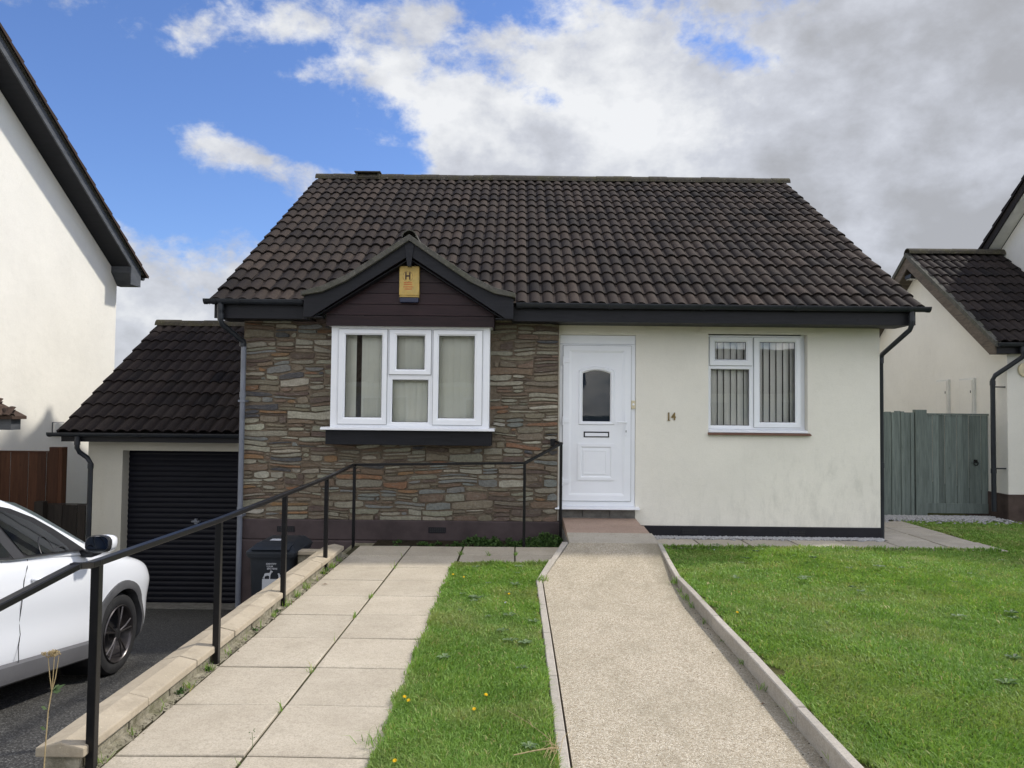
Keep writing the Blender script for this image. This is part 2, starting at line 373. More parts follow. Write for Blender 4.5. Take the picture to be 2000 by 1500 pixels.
def tag(o, label=None, cat=None, group=None, kind=None):
    for k, v in (('label', label), ('category', cat), ('group', group), ('kind', kind)):
        if v: o[k] = v
    return o
def thing(name, loc, label, cat, group=None):
    o = bpy.data.objects.new(name, None); COL.objects.link(o); o.location = loc; ORG[o.name] = Vector(loc); o.empty_display_size = .2
    return tag(o, label, cat, group)
def struct(o): o['kind'] = 'structure'; return o
def textmesh(body, size, loc, rotx=PI / 2, ext=.003, font_scale=(1, 1), off=0, align='CENTER'):
    cu = bpy.data.curves.new('t', 'FONT'); cu.body = body; cu.size = size; cu.extrude = ext; cu.align_x = align; cu.align_y = 'CENTER'; cu.resolution_u = 3; cu.offset = off
    ob = bpy.data.objects.new('t', cu); COL.objects.link(ob); dg = bpy.context.evaluated_depsgraph_get(); dg.update()
    me = bpy.data.meshes.new_from_object(ob.evaluated_get(dg)); bpy.data.objects.remove(ob); mb = MB()
    R = Matrix.Translation(loc) @ Matrix.Rotation(rotx, 4, 'X') @ Matrix.Diagonal((font_scale[0], font_scale[1], 1, 1))
    mb.v = [tuple(R @ v.co) for v in me.vertices]
    for p in me.polygons: mb.face(list(p.vertices))
    bpy.data.meshes.remove(me); return mb

# ------------------------------------------------------------------ ground
def drive(y): return max(-1.32, min(0., -.139 * (y - 1.8)))
def ground_h(x, y):
    if x < -2.0: return drive(y) - .02
    if y > 9.3 and x < .6: return -.06 if x > -1.75 else drive(y) - .02
    return -.06
xs = sorted(set([-400, -120, -40, -15, -9, -7, -5, -3.5, -2.06, -1.96, -1.7, 0, .6, .66, 3, 8, 15, 40, 120, 400]))
ys = sorted(set([-400, -120, -40, -15, -6, -2, 0, 1.8, 3, 4.5, 6, 7.5, 9, 9.25, 9.35, 10.3, 11.3, 13, 16, 25, 60, 150, 400]))
g = MB(); idx = {}
for i, x in enumerate(xs):
    for j, y in enumerate(ys): idx[i, j] = g.vv((x, y, ground_h(x, y)))
for i in range(len(xs) - 1):
    for j in range(len(ys) - 1): g.face([idx[i, j], idx[i + 1, j], idx[i + 1, j + 1], idx[i, j + 1]])
struct(g.build('ground', 'turf'))
g = MB(); yy = [-1.5, 0, 1.8, 3, 4, 5, 6, 7, 8, 9, 10, 11.31]
for a, b in zip(yy, yy[1:]): g.poly([(-6.9, a, drive(a) + .006), (-2.0, a, drive(a) + .006), (-2.0, b, drive(b) + .006), (-6.9, b, drive(b) + .006)])
struct(g.build('driveway', 'asphalt'))
g = MB(); g.poly([(-60, -9.5, -.02), (60, -9.5, -.02), (60, -3, -.02), (-60, -3, -.02)]); struct(g.build('road', 'asphalt'))
g = MB(); g.box(-60, 60, -3, -1.5, -.1, .0); struct(g.build('pavement', 'slab_g'))

# buff slab paving, 600 mm units
ROWS = [3.6 + .6163 * k for k in range(-3, 9)] + [9.15]
g = MB()
def put_slab(mb, x0, x1, y0, y1, z=0, m=0, gap=.006):
    j = lambda: random.uniform(-.002, .002)
    dz = random.uniform(-.0025, .0025); tx = random.uniform(-.003, .003)
    t = random.random(); b = .006
    x0 += gap; x1 -= gap; y0 += gap; y1 -= gap
    lo = [(x0, y0), (x1, y0), (x1, y1), (x0, y1)]; lo = [(a + j(), c + j()) for a, c in lo]
    hi = [(a + (b if k in (0, 3) else -b), c + (b if k in (0, 1) else -b)) for k, (a, c) in enumerate(lo)]
    zt = [z + dz + tx * (1 if k in (1, 2) else -1) for k in range(4)]
    A = [mb.vv((a, c, z - .05)) for a, c in lo]; B = [mb.vv((a, c, zz - b * .7)) for (a, c), zz in zip(lo, zt)]; T = [mb.vv((a, c, zz)) for (a, c), zz in zip(hi, zt)]
    for P, Q in ((A, B), (B, T)):
        for q in range(4): mb.face([P[q], P[(q + 1) % 4], Q[(q + 1) % 4], Q[q]], m, t)
    mb.face(T, m, t)
for a, b in zip(ROWS, ROWS[1:]):
    put_slab(g, -1.845, -1.238, a, b, gap=.0065); put_slab(g, -1.234, -.622, a, b, gap=.0065)
for x in (-.612, -.002):
    for a, b in ((8.03, 8.62), (8.62, 9.15)): put_slab(g, x, min(x + .605, .585), a, b)
struct(g.build('paving', 'slab'))
g = MB(); g.poly([(-1.9, 1.6, -.010), (-.6, 1.6, -.010), (-.6, 9.17, -.010), (-1.9, 9.17, -.010)])
g.poly([(-.6, 8.0, -.010), (.58, 8.0, -.010), (.58, 9.17, -.010), (-.6, 9.17, -.010)]); struct(g.build('paving_bed', 'joint'))
# right hand slabs along the front wall and round the corner
g = MB(); x = 1.66
for k in range(7):
    put_slab(g, x, x + .6, 9.24, 9.86, .002, 0, .007); x += .607
x = 4.79
for y in (9.86, 10.47, 11.08):
    for k in range(2): put_slab(g, 4.76 + k * .55, 5.3 + k * .55, y, y + .6, .002, 0, .007)
struct(g.build('paving', 'slab_g'))
g = MB(); g.poly([(1.62, 9.2, -.014), (5.88, 9.2, -.014), (5.88, 11.7, -.014), (1.62, 11.7, -.014)]); struct(g.build('paving_bed', 'joint'))

# concrete ramp path
PL = [(3.0, .268), (4.5, .272), (5.5, .272), (6.5, .268), (7.24, .262), (8.6, .60)]      # inner left edge (y, x)
PR = [(3.0, 1.43), (3.5, 1.435), (4.5, 1.465), (5.5, 1.47), (6.5, 1.478), (7.24, 1.49), (8.6, 1.575)]
def pz(y): return np.interp(y, [0, 6.4, 7.24, 8.6, 9.07, 10], [-.002, .0, .03, .15, .19, .235]).item()
def pl(y): return np.interp(y, [p[0] for p in PL], [p[1] for p in PL]).item()
def pr(y): return np.interp(y, [p[0] for p in PR], [p[1] for p in PR]).item()
g = MB(); yy = [1.2, 2, 3, 4, 5, 5.5, 6, 6.4, 6.8, 7.24, 7.6, 8, 8.3, 8.6]
for a, b in zip(yy, yy[1:]):
    g.poly([(pl(a), a, pz(a)), (pr(a), a, pz(a)), (pr(b), b, pz(b)), (pl(b), b, pz(b))])
    g.poly([(pl(a), a, pz(a)), (pl(b), b, pz(b)), (pl(b), b, -.1), (pl(a), a, -.1)]); g.poly([(pr(a), a, pz(a)), (pr(b), b, pz(b)), (pr(b), b, -.1), (pr(a), a, -.1)])
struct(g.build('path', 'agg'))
def kerb_run(segs, name):
    g = MB()
    for (a, b, xa, xb, za, zb, w, base) in segs:
        t = random.random(); gp = .004; L = b - a
        dx = (xb - xa) / L; nrm = Vector((1, -dx, 0)).normalized() * w
        a2, b2 = a + gp, b - gp; xa2, xb2 = xa + dx * gp, xb - dx * gp
        p = [(xa2, a2), (xa2 + nrm.x, a2 + nrm.y), (xb2 + nrm.x, b2 + nrm.y), (xb2, b2)]
        z = [za, za, zb, zb]; bv = .006
        A = [g.vv((x, y, base)) for x, y in p]; B = [g.vv((x, y, zz - bv)) for (x, y), zz in zip(p, z)]
        cx = sum(q[0] for q in p) / 4; cy = sum(q[1] for q in p) / 4
        T = [g.vv((x + math.copysign(bv, cx - x), y, zz)) for (x, y), zz in zip(p, z)]
        for P, Q in ((A, B), (B, T)):
            for q in range(4): g.face([P[q], P[(q + 1) % 4], Q[(q + 1) % 4], Q[q]], 0, t)
        g.face(T, 0, t)
    return struct(g.build(name, 'kerb'))
def rz(y): return pz(y) + np.interp(y, [0, 3.2, 4, 5.6, 6.6, 7.15, 7.25, 8.6], [.115, .115, .10, .095, .09, .075, .045, .02]).item()
segs = []
ks = [1.3, 2.2, 3.1, 4.0, 4.9, 5.8, 6.6, 7.2, 7.9, 8.55]
for a, b in zip(ks, ks[1:]):
    segs.append((a, b, pr(a), pr(b), rz(a) + random.uniform(-.003, .003), rz(b) + random.uniform(-.003, .003), .055 if a < 7.1 else .05, -.1))
kerb_run(segs, 'kerb')
segs = []
ks = [1.3, 2.2, 3.1, 3.9, 4.7, 5.6, 6.4, 7.2, 7.9, 8.58]
for a, b in zip(ks, ks[1:]):
    xa, xb = pl(a) - .012, pl(b) - .012
    z0 = pz(a) + .012; z1 = pz(b) + .012
    segs.append((a, b, xa, xb, z0, z1, -.055, -.1))
kerb_run(segs, 'kerb')
# landing in front of the door
g = MB()
g.prism([(8.605, -.1), (8.605, .151), (9.065, .191), (9.065, -.1)], .60, 1.60, 'x', 0)
g.prism([(9.071, -.1), (9.071, .192), (9.50, .214), (9.50, -.1)], .60, 1.575, 'x', 1, .4)
g.prism([(9.505, -.1), (9.505, .215), (9.995, .236), (9.995, -.1)], .605, 1.55, 'x', 1, .7)
struct(g.build('step', ['slab_g', 'terra'], bevel=.004))
g = MB(); g.box(.585, .60, 8.62, 9.99, -.1, .13, 0); struct(g.build('step', 'block'))

# ------------------------------------------------------------------ roof covering
def tiled(name, O, u, v, width, length, mat, parent, gauge=.339, pitch=.163, hroll=.034, seed=1, skirt=True, cut=None):
    """rows of two-roll interlocking tiles. O eave corner, u along the eave, v up the slope"""
    rnd = random.Random(seed); O = Vector(O); u = Vector(u).normalized(); v = Vector(v).normalized(); n = u.cross(v).normalized()
    if n.z < 0: n = -n
    nr = max(1, round(width / pitch)); p = width / nr; nc = max(1, round(length / gauge)); gz = length / nc
    mb = MB(); T = [0, .10, .20, .28, .38, .50, .60, .70, .80, .90, .97, 1.0]
    def prof(t):
        if t < .20 or t > .985: return .003
        q = (t - .20) / .785; return .003 + hroll * math.sin(PI * q) ** .62
    for c in range(nc):
        off = c % 2 * 0
        for r in range(nr):
            mid = O + u * ((r + .5) * p) + v * ((c + .5) * gz)
            if r % 2 == 0:
                tint = min(1, max(0, rnd.gauss(.5, .17))); lift = rnd.uniform(-.003, .004) + .004 * math.sin(c * 1.9 + r * .13) ; sh = rnd.uniform(-.006, .006); sk = rnd.uniform(-.003, .003)
            tt = min(1, max(0, tint + rnd.uniform(-.1, .1) + (.10 if r % 2 else -.06)))
            if cut and cut(mid): continue
            lo, hi, fr = [], [], []
            for t in T:
                a = (r + t) * p; h = prof(t)
                lo.append(mb.vv(O + u * a + v * (c * gz + sh) + n * (.030 + h + lift + sk * t)))
                hi.append(mb.vv(O + u * a + v * ((c + 1) * gz + .03) + n * (.003 + h)))
                fr.append(mb.vv(O + u * a + v * (c * gz + sh + .002) + n * (.030 + h + lift - .017)))
            for k in range(len(T) - 1):
                mb.face([lo[k], lo[k + 1], hi[k + 1], hi[k]], 0, tt); mb.face([fr[k], fr[k + 1], lo[k + 1], lo[k]], 0, tt * .5)  # front lips get a darker tint: shade at each lap put into the colour
        if skirt:
            for a, pr_ in ((0, 0), (nr * p, 0)):
                q = [O + u * a + v * (c * gz) + n * .033, O + u * a + v * ((c + 1) * gz) + n * .006, O + u * a + v * ((c + 1) * gz) - n * .035, O + u * a + v * (c * gz) - n * .035]
                mb.poly(q, 0, .3)
    # underlay
    for c in range(nc):
        for r in range(nr):
            q = O + u * (r * p) + v * (c * gz) - n * .012
            if cut and cut(q + u * (p / 2) + v * (gz / 2)): continue
            mb.poly([q, q + u * p, q + u * p + v * gz, q + v * gz], 0, 0)
    return mb.build(name, mat, parent, smooth=False, fixn=False)
def ridge_run(name, a, b, r, mat, parent, seg=.33, seed=3):
    rnd = random.Random(seed); a = Vector(a); b = Vector(b); L = (b - a).length; d = (b - a) / L; n = max(1, round(L / seg)); mb = MB()
    side = d.cross(Vector((0, 0, 1))).normalized()
    for k in range(n):
        p = a + d * (L * k / n + (0 if k == 0 else -.004)); q = a + d * (L * (k + 1) / n); dz = rnd.uniform(-.006, .006); rr = r * rnd.uniform(.97, 1.03); t = rnd.random()
        R = []
        for e in (p, q):
            for sc in (1, .86):
                R.append([mb.vv(e + side * (rr * sc * math.cos(th)) + Vector((0, 0, rr * sc * math.sin(th) + dz - .02))) for th in [PI * i / 10 for i in range(11)]])
        for A, B in ((R[0], R[2]), (R[0], R[1]), (R[2], R[3])):
            for i in range(10): mb.face([A[i], A[i + 1], B[i + 1], B[i]], 0, t)
    mb.build(name, mat, parent, smooth='auto')

def wall_openings(mb, x0, x1, z0, z1, y, holes, depth, m=0):
    X = sorted({x0, x1, *[h[0] for h in holes], *[h[1] for h in holes]}); Z = sorted({z0, z1, *[h[2] for h in holes], *[h[3] for h in holes]})
    for a, b in zip(X, X[1:]):
        for c, d in zip(Z, Z[1:]):
            if any(h[0] <= a and b <= h[1] and h[2] <= c and d <= h[3] for h in holes): continue
            mb.poly([(a, y, c), (b, y, c), (b, y, d), (a, y, d)], m)
    for h in holes:
        for q in (((h[0], h[2]), (h[1], h[2])), ((h[1], h[2]), (h[1], h[3])), ((h[1], h[3]), (h[0], h[3])), ((h[0], h[3]), (h[0], h[2]))):
            (a, c), (b, d) = q; mb.poly([(a, y, c), (b, y, d), (b, y + depth, d), (a, y + depth, c)], m)

# ------------------------------------------------------------------ the bungalow
H = thing('bungalow', (.6, 14.4, 0), 'bungalow with slate stone and cream render front under a brown tiled roof', 'house')
SLOPE = Vector((0, 4.90, 3.03)).normalized()
def under_gable(q):
    d = abs(q.x + 1.335); return d < 1.22 and q.z < np.interp(d, [0, .4, .75, 1.05, 1.3], [3.745, 3.475, 3.245, 3.105, 3.035]).item() - .10
tiled('roof', (-3.83, 9.47, 2.915), (1, 0, 0), SLOPE, 8.87, 5.74, 'tile', H, seed=11, cut=under_gable)
g = MB()   # rear slope, plain covering over the hidden side
g.poly([(-3.83, 14.4, 5.94), (5.04, 14.4, 5.94), (5.04, 19.3, 2.9), (-3.83, 19.3, 2.9)], 0, .4)
g.build('roof', 'tile', H)
ridge_run('ridge_tiles', (-3.83, 14.38, 5.955), (5.09, 14.38, 5.955), .125, 'ridge', H)
g = MB(); g.box(-3.09, -2.60, 14.22, 14.5, 6.05, 6.075); g.box(-3.07, -3.03, 14.25, 14.47, 5.95, 6.05); g.box(-2.66, -2.62, 14.25, 14.47, 5.95, 6.05)
g.box(-3.03, -2.66, 14.34, 14.46, 5.97, 6.05, 1); g.box(-3.03, -2.66, 14.24, 14.3, 5.95, 5.985); g.build('ridge_vent', ['ridge', 'dark'], H, bevel=.006)

# walls
g = MB()
wall_openings(g, .53, 4.725, .145, 2.86, 10.0, [(.555, 1.545, .145, 2.612), (2.492, 3.785, 1.345, 2.655)], .13)
g.poly([(4.725, 10.0, .145), (4.725, 18.9, .145), (4.725, 18.9, 2.86), (4.725, 10.0, 2.86)])
g.poly([(4.725, 10.0, 2.86), (4.725, 18.9, 2.86), (4.725, 14.4, 5.6)])
g.poly([(-3.50, 18.9, -1.4), (4.725, 18.9, -1.4), (4.725, 18.9, 2.86), (-3.50, 18.9, 2.86)])
g.poly([(-3.50, 10.0, -1.4), (-3.50, 18.9, -1.4), (-3.50, 18.9, 2.86), (-3.50, 10.0, 2.86)]); g.poly([(-3.50, 10.0, 2.86), (-3.50, 18.9, 2.86), (-3.50, 14.4, 5.6)])
rw = g.build('rendered_wall', 'cream', H)
g = MB()   # raised render bands over the openings
for pts in ([(.535, 2.640), (1.722, 2.640), (1.60, 2.80), (.535, 2.80)], [(2.335, 2.640), (3.95, 2.640), (3.825, 2.80), (2.465, 2.80)]):
    g.prism(pts, 9.988, 9.999, 'y')
g.build('render_band', 'cream', H, bevel=.003)
g = MB()   # black plinth
g.box(1.60, 4.735, 9.975, 10.4, -.1, .147); g.box(4.70, 4.75, 10.4, 18.9, -.1, .147)
pln = g.build('plinth', 'plinth', H, bevel=.012)
g = MB()
g.box(-3.53, .575, 9.86, 9.99, -.06, .198); g.box(-3.55, .575, 9.83, 9.99, -1.45, -.062)
plb = g.build('plinth', 'plinth_brown', H, bevel=.015)
def airbrick(x, z, y, par):
    mb = MB(); mb.box(x - .11, x + .11, y - .006, y + .004, z - .035, z + .035, 0)
    for r in range(2):
        for k in range(8): xx = x - .095 + k * .0255; mb.box(xx, xx + .013, y - .008, y - .0055, z - .026 + r * .03, z - .006 + r * .03, 1)
    mb.build('air_vent', ['plinth', 'gasket'], par)
airbrick(-2.93, .075, 9.857, plb); airbrick(-1.0, .08, 9.857, plb); airbrick(2.25, .075, 9.972, pln); airbrick(3.63, .07, 9.972, pln)

# stone facing: individual slates bedded in mortar
def stonework(parent):
    rnd = random.Random(5); X0, X1, Z0, Z1, Y = -3.535, .535, .195, 2.80, 9.9
    bay = (-2.34, -.335, 1.17, 2.66)
    mb = MB(); mb.poly([(X0, Y + .004, Z0), (X1, Y + .004, Z0), (X1, Y + .004, Z1), (X0, Y + .004, Z1)], 1)
    mb.poly([(X0, Y + .004, Z0), (X0, Y + .3, Z0), (X0, Y + .3, Z1), (X0, Y + .004, Z1)], 1); mb.poly([(X1, Y + .004, Z0), (X1, Y + .12, Z0), (X1, Y + .12, Z1), (X1, Y + .004, Z1)], 1)
    pal = [((.205, .195, .152), 26), ((.26, .245, .195), 14), ((.165, .142, .105), 26), ((.165, .175, .168), 12), ((.32, .305, .25), 6), ((.18, .098, .056), 8),
           ((.22, .13, .065), 3), ((.095, .068, .058), 12), ((.055, .058, .068), 6), ((.15, .105, .076), 18)]
    tot = sum(w for _, w in pal)
    def warp(x, z): return (x, z + .016 * math.sin(x * 2.1 + z * 3) + .010 * math.sin(x * 5.3 + z * 7.1 + 1) + .006 * math.sin(x * 11 + z * 13))
    def stone(a, b, c, d):
        if b - a < .03 or d - c < .012: return
        g_ = .0038; a += g_ * rnd.uniform(.6, 1.8); b -= g_ * rnd.uniform(.6, 1.8); c += g_ * rnd.uniform(.3, 1.5); d -= g_ * rnd.uniform(.3, 1.5)
        w, h = b - a, d - c
        if w < .02 or h < .008: return
        q = rnd.uniform(0, tot); k = 0
        leftb = 1 - (a - X0) / (X1 - X0)
        while q > pal[k][1]: q -= pal[k][1]; k += 1
        if k in (5, 6) and rnd.random() > .25 + leftb: k = 2
        sc_ = rnd.uniform(1.05, 1.42); col = tuple(v * sc_ * rnd.uniform(.97, 1.03) for v in pal[k][0])
        n = max(3, int(w / .05)); lf = rnd.uniform(-.25, .25) * h; pts = []
        e1 = rnd.uniform(.02, .38) * min(h, .05); e2 = rnd.uniform(.02, .38) * min(h, .05); sl = rnd.uniform(-.10, .10) * h; wedge = rnd.uniform(.1, .55) if rnd.random() < .40 else 0
        wl = rnd.random() < .5
        for i in range(n + 1):
            t = i / n; x = a + w * t; top = d - (e1 if i in (0, n) else 0) + rnd.uniform(-.10, .04) * h
            if wedge: top -= wedge * h * (t if wl else 1 - t)
            pts.append((x + (e1 * .6 if i == 0 else (-e1 * .6 if i == n else 0)), top))
        for i in range(n, -1, -1):
            t = i / n; x = a + w * t; bot = c + (e2 if i in (0, n) else 0) + rnd.uniform(-.03, .08) * h
            pts.append((x + (e2 * .6 if i == 0 else (-e2 * .6 if i == n else 0)), bot))
        pts = [warp(*p) for p in pts]
        pts = [(min(max(x, X0), X1), min(max(z, Z0 + .002), Z1)) for x, z in pts]
        cx = sum(p[0] for p in pts) / len(pts); cz = sum(p[1] for p in pts) / len(pts)
        if bay[0] - .005 < cx < bay[1] + .005 and bay[2] < cz < bay[3]: return
        dep = rnd.uniform(.008, .026); tilt = rnd.uniform(-.006, .006); tz = rnd.uniform(-.06, .06)
        def ins(p, k): return (p[0] + math.copysign(min(k, abs(cx - p[0]) * .5), cx - p[0]), p[1] + math.copysign(min(k, abs(cz - p[1]) * .5), cz - p[1]))
        def yy(p): return Y - dep + tilt * (p[0] - cx) / max(w, .1) + tz * (p[1] - cz)
        A = [mb.vv((p[0], Y + .006, p[1])) for p in pts]
        B = [mb.vv((p[0], yy(p) + .005, p[1])) for p in [ins(q, .0015) for q in pts]]
        D = [mb.vv((p[0], yy(p) + rnd.uniform(-.0015, .0015), p[1])) for p in [ins(q, .0035) for q in pts]]
        L = len(pts)
        for P, Q in ((A, B), (B, D)):
            for i in range(L): j = (i + 1) % L; mb.face([P[i], P[j], Q[j], Q[i]], 0, .5, col)
        ctr = mb.vv((cx, Y - dep - .001, cz))
        for i in range(L): mb.face([D[i], D[(i + 1) % L], ctr], 0, .5, col)
    def split(a, b, c, d, lvl):
        h = d - c; w = b - a
        if lvl == 0 or h < .062 or (h < .105 and rnd.random() < .5): stone(a, b, c, d); return
        k = c + h * rnd.uniform(.35, .65)
        for lo, hi in ((c, k), (k, d)):
            cuts = [a]
            while cuts[-1] < b - .10 and rnd.random() < .6: cuts.append(min(b, cuts[-1] + rnd.uniform(.16, .42)))
            if b - cuts[-1] < .06: cuts[-1] = b
            else: cuts.append(b)
            for s_, e_ in zip(cuts, cuts[1:]): split(s_, e_, lo, hi, lvl - 1)
    z = Z0 - .02
    while z < Z1:
        h = rnd.choice([.10, .12, .13, .15, .17, .19]); x = X0
        while x < X1:
            w = rnd.uniform(.22, .62)
            if X1 - x - w < .15: w = X1 - x
            if rnd.random() < .22: split(x, x + w, z, z + h, 1)
            else: split(x, x + w, z, z + h, 2)
            x += w
        z += h
    return mb.build('stone_wall', ['stone', 'mortar'], parent, fixn=True)
stonework(H)

# eaves: fascia, soffit, gutters
def fascia(parent, x0, x1, y, zt, zb, ywall, mat='fascia'):
    mb = MB(); mb.box(x0, x1, y - .02, y, zb, zt, 0, .5); mb.box(x0 + .001, x1 - .001, y + .001, ywall, zb + .012, zb + .022, 0, .3)
    return mb.build('fascia', mat, parent, bevel=.003)
fascia(H, -3.77, -2.60, 9.52, 2.91, 2.722, 10.02); fascia(H, -.07, 4.94, 9.52, 2.91, 2.722, 10.02)
def gutter(parent, x0, x1, y, z, r=.056, mat='pipe', ends=(True, True), joints=()):
    mb = MB(); n = 12
    A = [PI + PI * i / n for i in range(n + 1)]
    def ringp(x, rr): return [mb.vv((x, y + rr * math.cos(a), z + rr * math.sin(a))) for a in A]
    o0, o1 = ringp(x0, r), ringp(x1, r); i0, i1 = ringp(x0, r - .005), ringp(x1, r - .005)
    for k in range(n):
        mb.face([o0[k], o0[k + 1], o1[k + 1], o1[k]]); mb.face([i0[k], i0[k + 1], i1[k + 1], i1[k]])
    mb.box(x0, x1, y - r - .004, y - r + .006, z - .006, z + .004)
    for x in joints:
        a, b = ringp(x - .028, r + .006), ringp(x + .028, r + .006)
        for k in range(n): mb.face([a[k], a[k + 1], b[k + 1], b[k]])
        c_ = ringp(x - .028, r - .001); d_ = ringp(x + .028, r - .001)
        for k in range(n): mb.face([a[k], a[k + 1], c_[k + 1], c_[k]]); mb.face([b[k], b[k + 1], d_[k + 1], d_[k]])
    for e, x, s_ in ((ends[0], x0, 1), (ends[1], x1, -1)):
        if e:
            f_ = ringp(x, r + .005); h_ = ringp(x + s_ * .035, r + .005); mb.face(f_)
            for k in range(n): mb.face([f_[k], f_[k + 1], h_[k + 1], h_[k]])
    return mb.build('gutter', mat, parent, smooth='auto')
gutter(H, -3.87, -2.645, 9.44, 2.945, joints=(-3.74, -3.45, -2.69))
gutter(H, -.02, 5.08, 9.44, 2.935, joints=(.02, .30, 1.15, 2.28, 3.45, 4.83))
def downpipe(parent, pts, r=.034, mat='pipe', lite=None, collars=(), clips=()):
    mb = MB(); mb.tube(pts, r, 14, 0)
    for p, ax in collars:
        p = Vector(p); ax = Vector(ax).normalized(); mb.tube([p - ax * .035, p + ax * .035], r + .006, 14, 0)
    for c_ in clips: mb.box(c_[0] - .045, c_[0] + .045, c_[1] - r - .006, c_[1] + .09, c_[2] - .013, c_[2] + .013, 0)
    return mb.build('downpipe', [mat], parent, smooth='auto')
dp = downpipe(H, [(-3.675, 9.44, 2.90), (-3.67, 9.44, 2.70), (-3.655, 9.47, 2.64), (-3.50, 9.78, 2.46), (-3.50, 9.80, 2.40)], collars=[((-3.67, 9.44, 2.85), (0, 0, 1)), ((-3.665, 9.44, 2.74), (0, 0, 1)), ((-3.51, 9.79, 2.43), (0, 0, 1))])
downpipe(H, [(-3.50, 9.80, 2.43), (-3.50, 9.80, 1.2), (-3.50, 9.80, -.3), (-3.50, 9.80, -1.12)], .033, 'pipe_l', collars=[((-3.50, 9.80, 1.78), (0, 0, 1)), ((-3.50, 9.80, .32), (0, 0, 1))], clips=[(-3.50, 9.80, 1.7), (-3.50, 9.8, .25)])
downpipe(H, [(4.86, 9.44, 2.90), (4.86, 9.44, 2.72), (4.85, 9.47, 2.66), (4.775, 10.03, 2.40), (4.77, 10.06, 2.34), (4.77, 10.06, .0)], .030, collars=[((4.86, 9.44, 2.80), (0, 0, 1)), ((4.77, 10.06, 2.32), (0, 0, 1)), ((4.77, 10.06, .95), (0, 0, 1))])

# gable over the bay
CX = -1.335
g = MB()
up = [(1.305, 3.035), (1.05, 3.105), (.75, 3.245), (.40, 3.475), (0, 3.745)]
prof = [(CX - d, z) for d, z in up] + [(CX + d, z) for d, z in up[::-1][1:]]
low = [(x, z - .075 if abs(x - CX) < 1.2 else z - .05) for x, z in prof[::-1]]
rnd = random.Random(4)
for y0, y1, s_ in ((9.27, 9.60, 0), (9.605, 9.93, -.008), (9.935, 10.30, -.002), (10.3, 11.0, -.006)):
    pp = [(x, z + s_) for x, z in prof] + [(x, z + s_) for x, z in low]
    g.prism(pp, y0, y1, 'y', 0)
gr = g.build('gable_roof', 'verge', H, bevel=.006)
ridge_run('ridge_tiles', (CX, 9.30, 3.735), (CX, 10.85, 3.735), .095, 'verge', gr, .4, 9)
g = MB(); nB = 6
zb = [2.637, 2.775, 2.913, 3.05, 3.187, 3.325, 3.47]
def halfw(z): return 1.042 if z < 2.85 else max(.02, 1.042 * (3.60 - z) / .75)
for k in range(nB):
    a, b = zb[k], zb[k + 1]; h = b - a; t = random.random()
    wa, wb = halfw(a), halfw(b - .006)
    g.prism([(CX - wa, a + .005), (CX + wa, a + .005), (CX + wb, b - .001), (CX - wb, b - .001)], 9.50, 9.53, 'y', 0, t)
    g.prism([(CX - wa, a + .005), (CX + wa, a + .005), (CX + wa, a + .03), (CX - wa, a + .03)], 9.494, 9.4995, 'y', 0, t)
for s_ in (-1, 1):
    xx = CX + s_ * 1.042; g.box(min(xx, xx - s_ * .02), max(xx, xx - s_ * .02), 9.531, 9.9, 2.637, 2.85, 0, .3)
g.box(CX - 1.02, CX + 1.02, 9.535, 9.9, 2.645, 2.66, 0, .2)
g.build('gable_cladding', 'clad', H)
g = MB()
for s_ in (-1, 1):
    pts = [(0, 3.68), (1.28, 2.97), (1.28, 2.728), (1.19, 2.728), (0, 3.495)]
    g.prism([(CX + s_ * x, z) for x, z in pts], 9.33, 9.365, 'y', 0, .5 + .2 * s_)
g.prism([(CX - .07, 3.68), (CX + .07, 3.68), (CX + .022, 3.36), (CX - .022, 3.36)], 9.315, 9.4, 'y', 0, .9)
for s_ in (-1, 1):   # boxed foot back to the fascia and the verge soffit
    a, b = sorted((CX + s_ * 1.06, CX + s_ * 1.28)); g.box(a, b, 9.366, 9.498, 2.728, 2.745, 0, .4)
    g.prism([(CX + s_ * x, z) for x, z in [(0, 3.47), (1.16, 2.735), (1.16, 2.722), (0, 3.455)]], 9.367, 9.53, 'y', 0, .3)
g.build('barge_board', 'fascia', H, bevel=.004)

# uPVC joinery
def pane(parent, r, y, mat='glass'):
    mb = MB(); mb.poly([(r[0], y, r[2]), (r[1], y, r[2]), (r[1], y, r[3]), (r[0], y, r[3])]); o = mb.build('pane', mat, parent, fixn=False)
    mb = MB(); e = .006; mb.ring((r[0] - .002, r[1] + .002, r[2] - .002, r[3] + .002), (r[0] + e, r[1] - e, r[2] + e, r[3] - e), y - .003, y + .004, y - .002); mb.build('gasket', 'gasket', parent)
def sash(parent, o, i, y):
    mb = MB(); mb.ring(o, i, y - .022, y + .03, y - .004); q = mb.build('sash', 'upvc', parent, bevel=.002); mb = MB(); e = .005; mb.ring((o[0] - e, o[1] + e, o[2] - e, o[3] + e), (o[0] + .001, o[1] - .001, o[2] + .001, o[3] - .001), y - .008, y + .01, y - .008); mb.build('gap_seal', 'gap_seal', q)
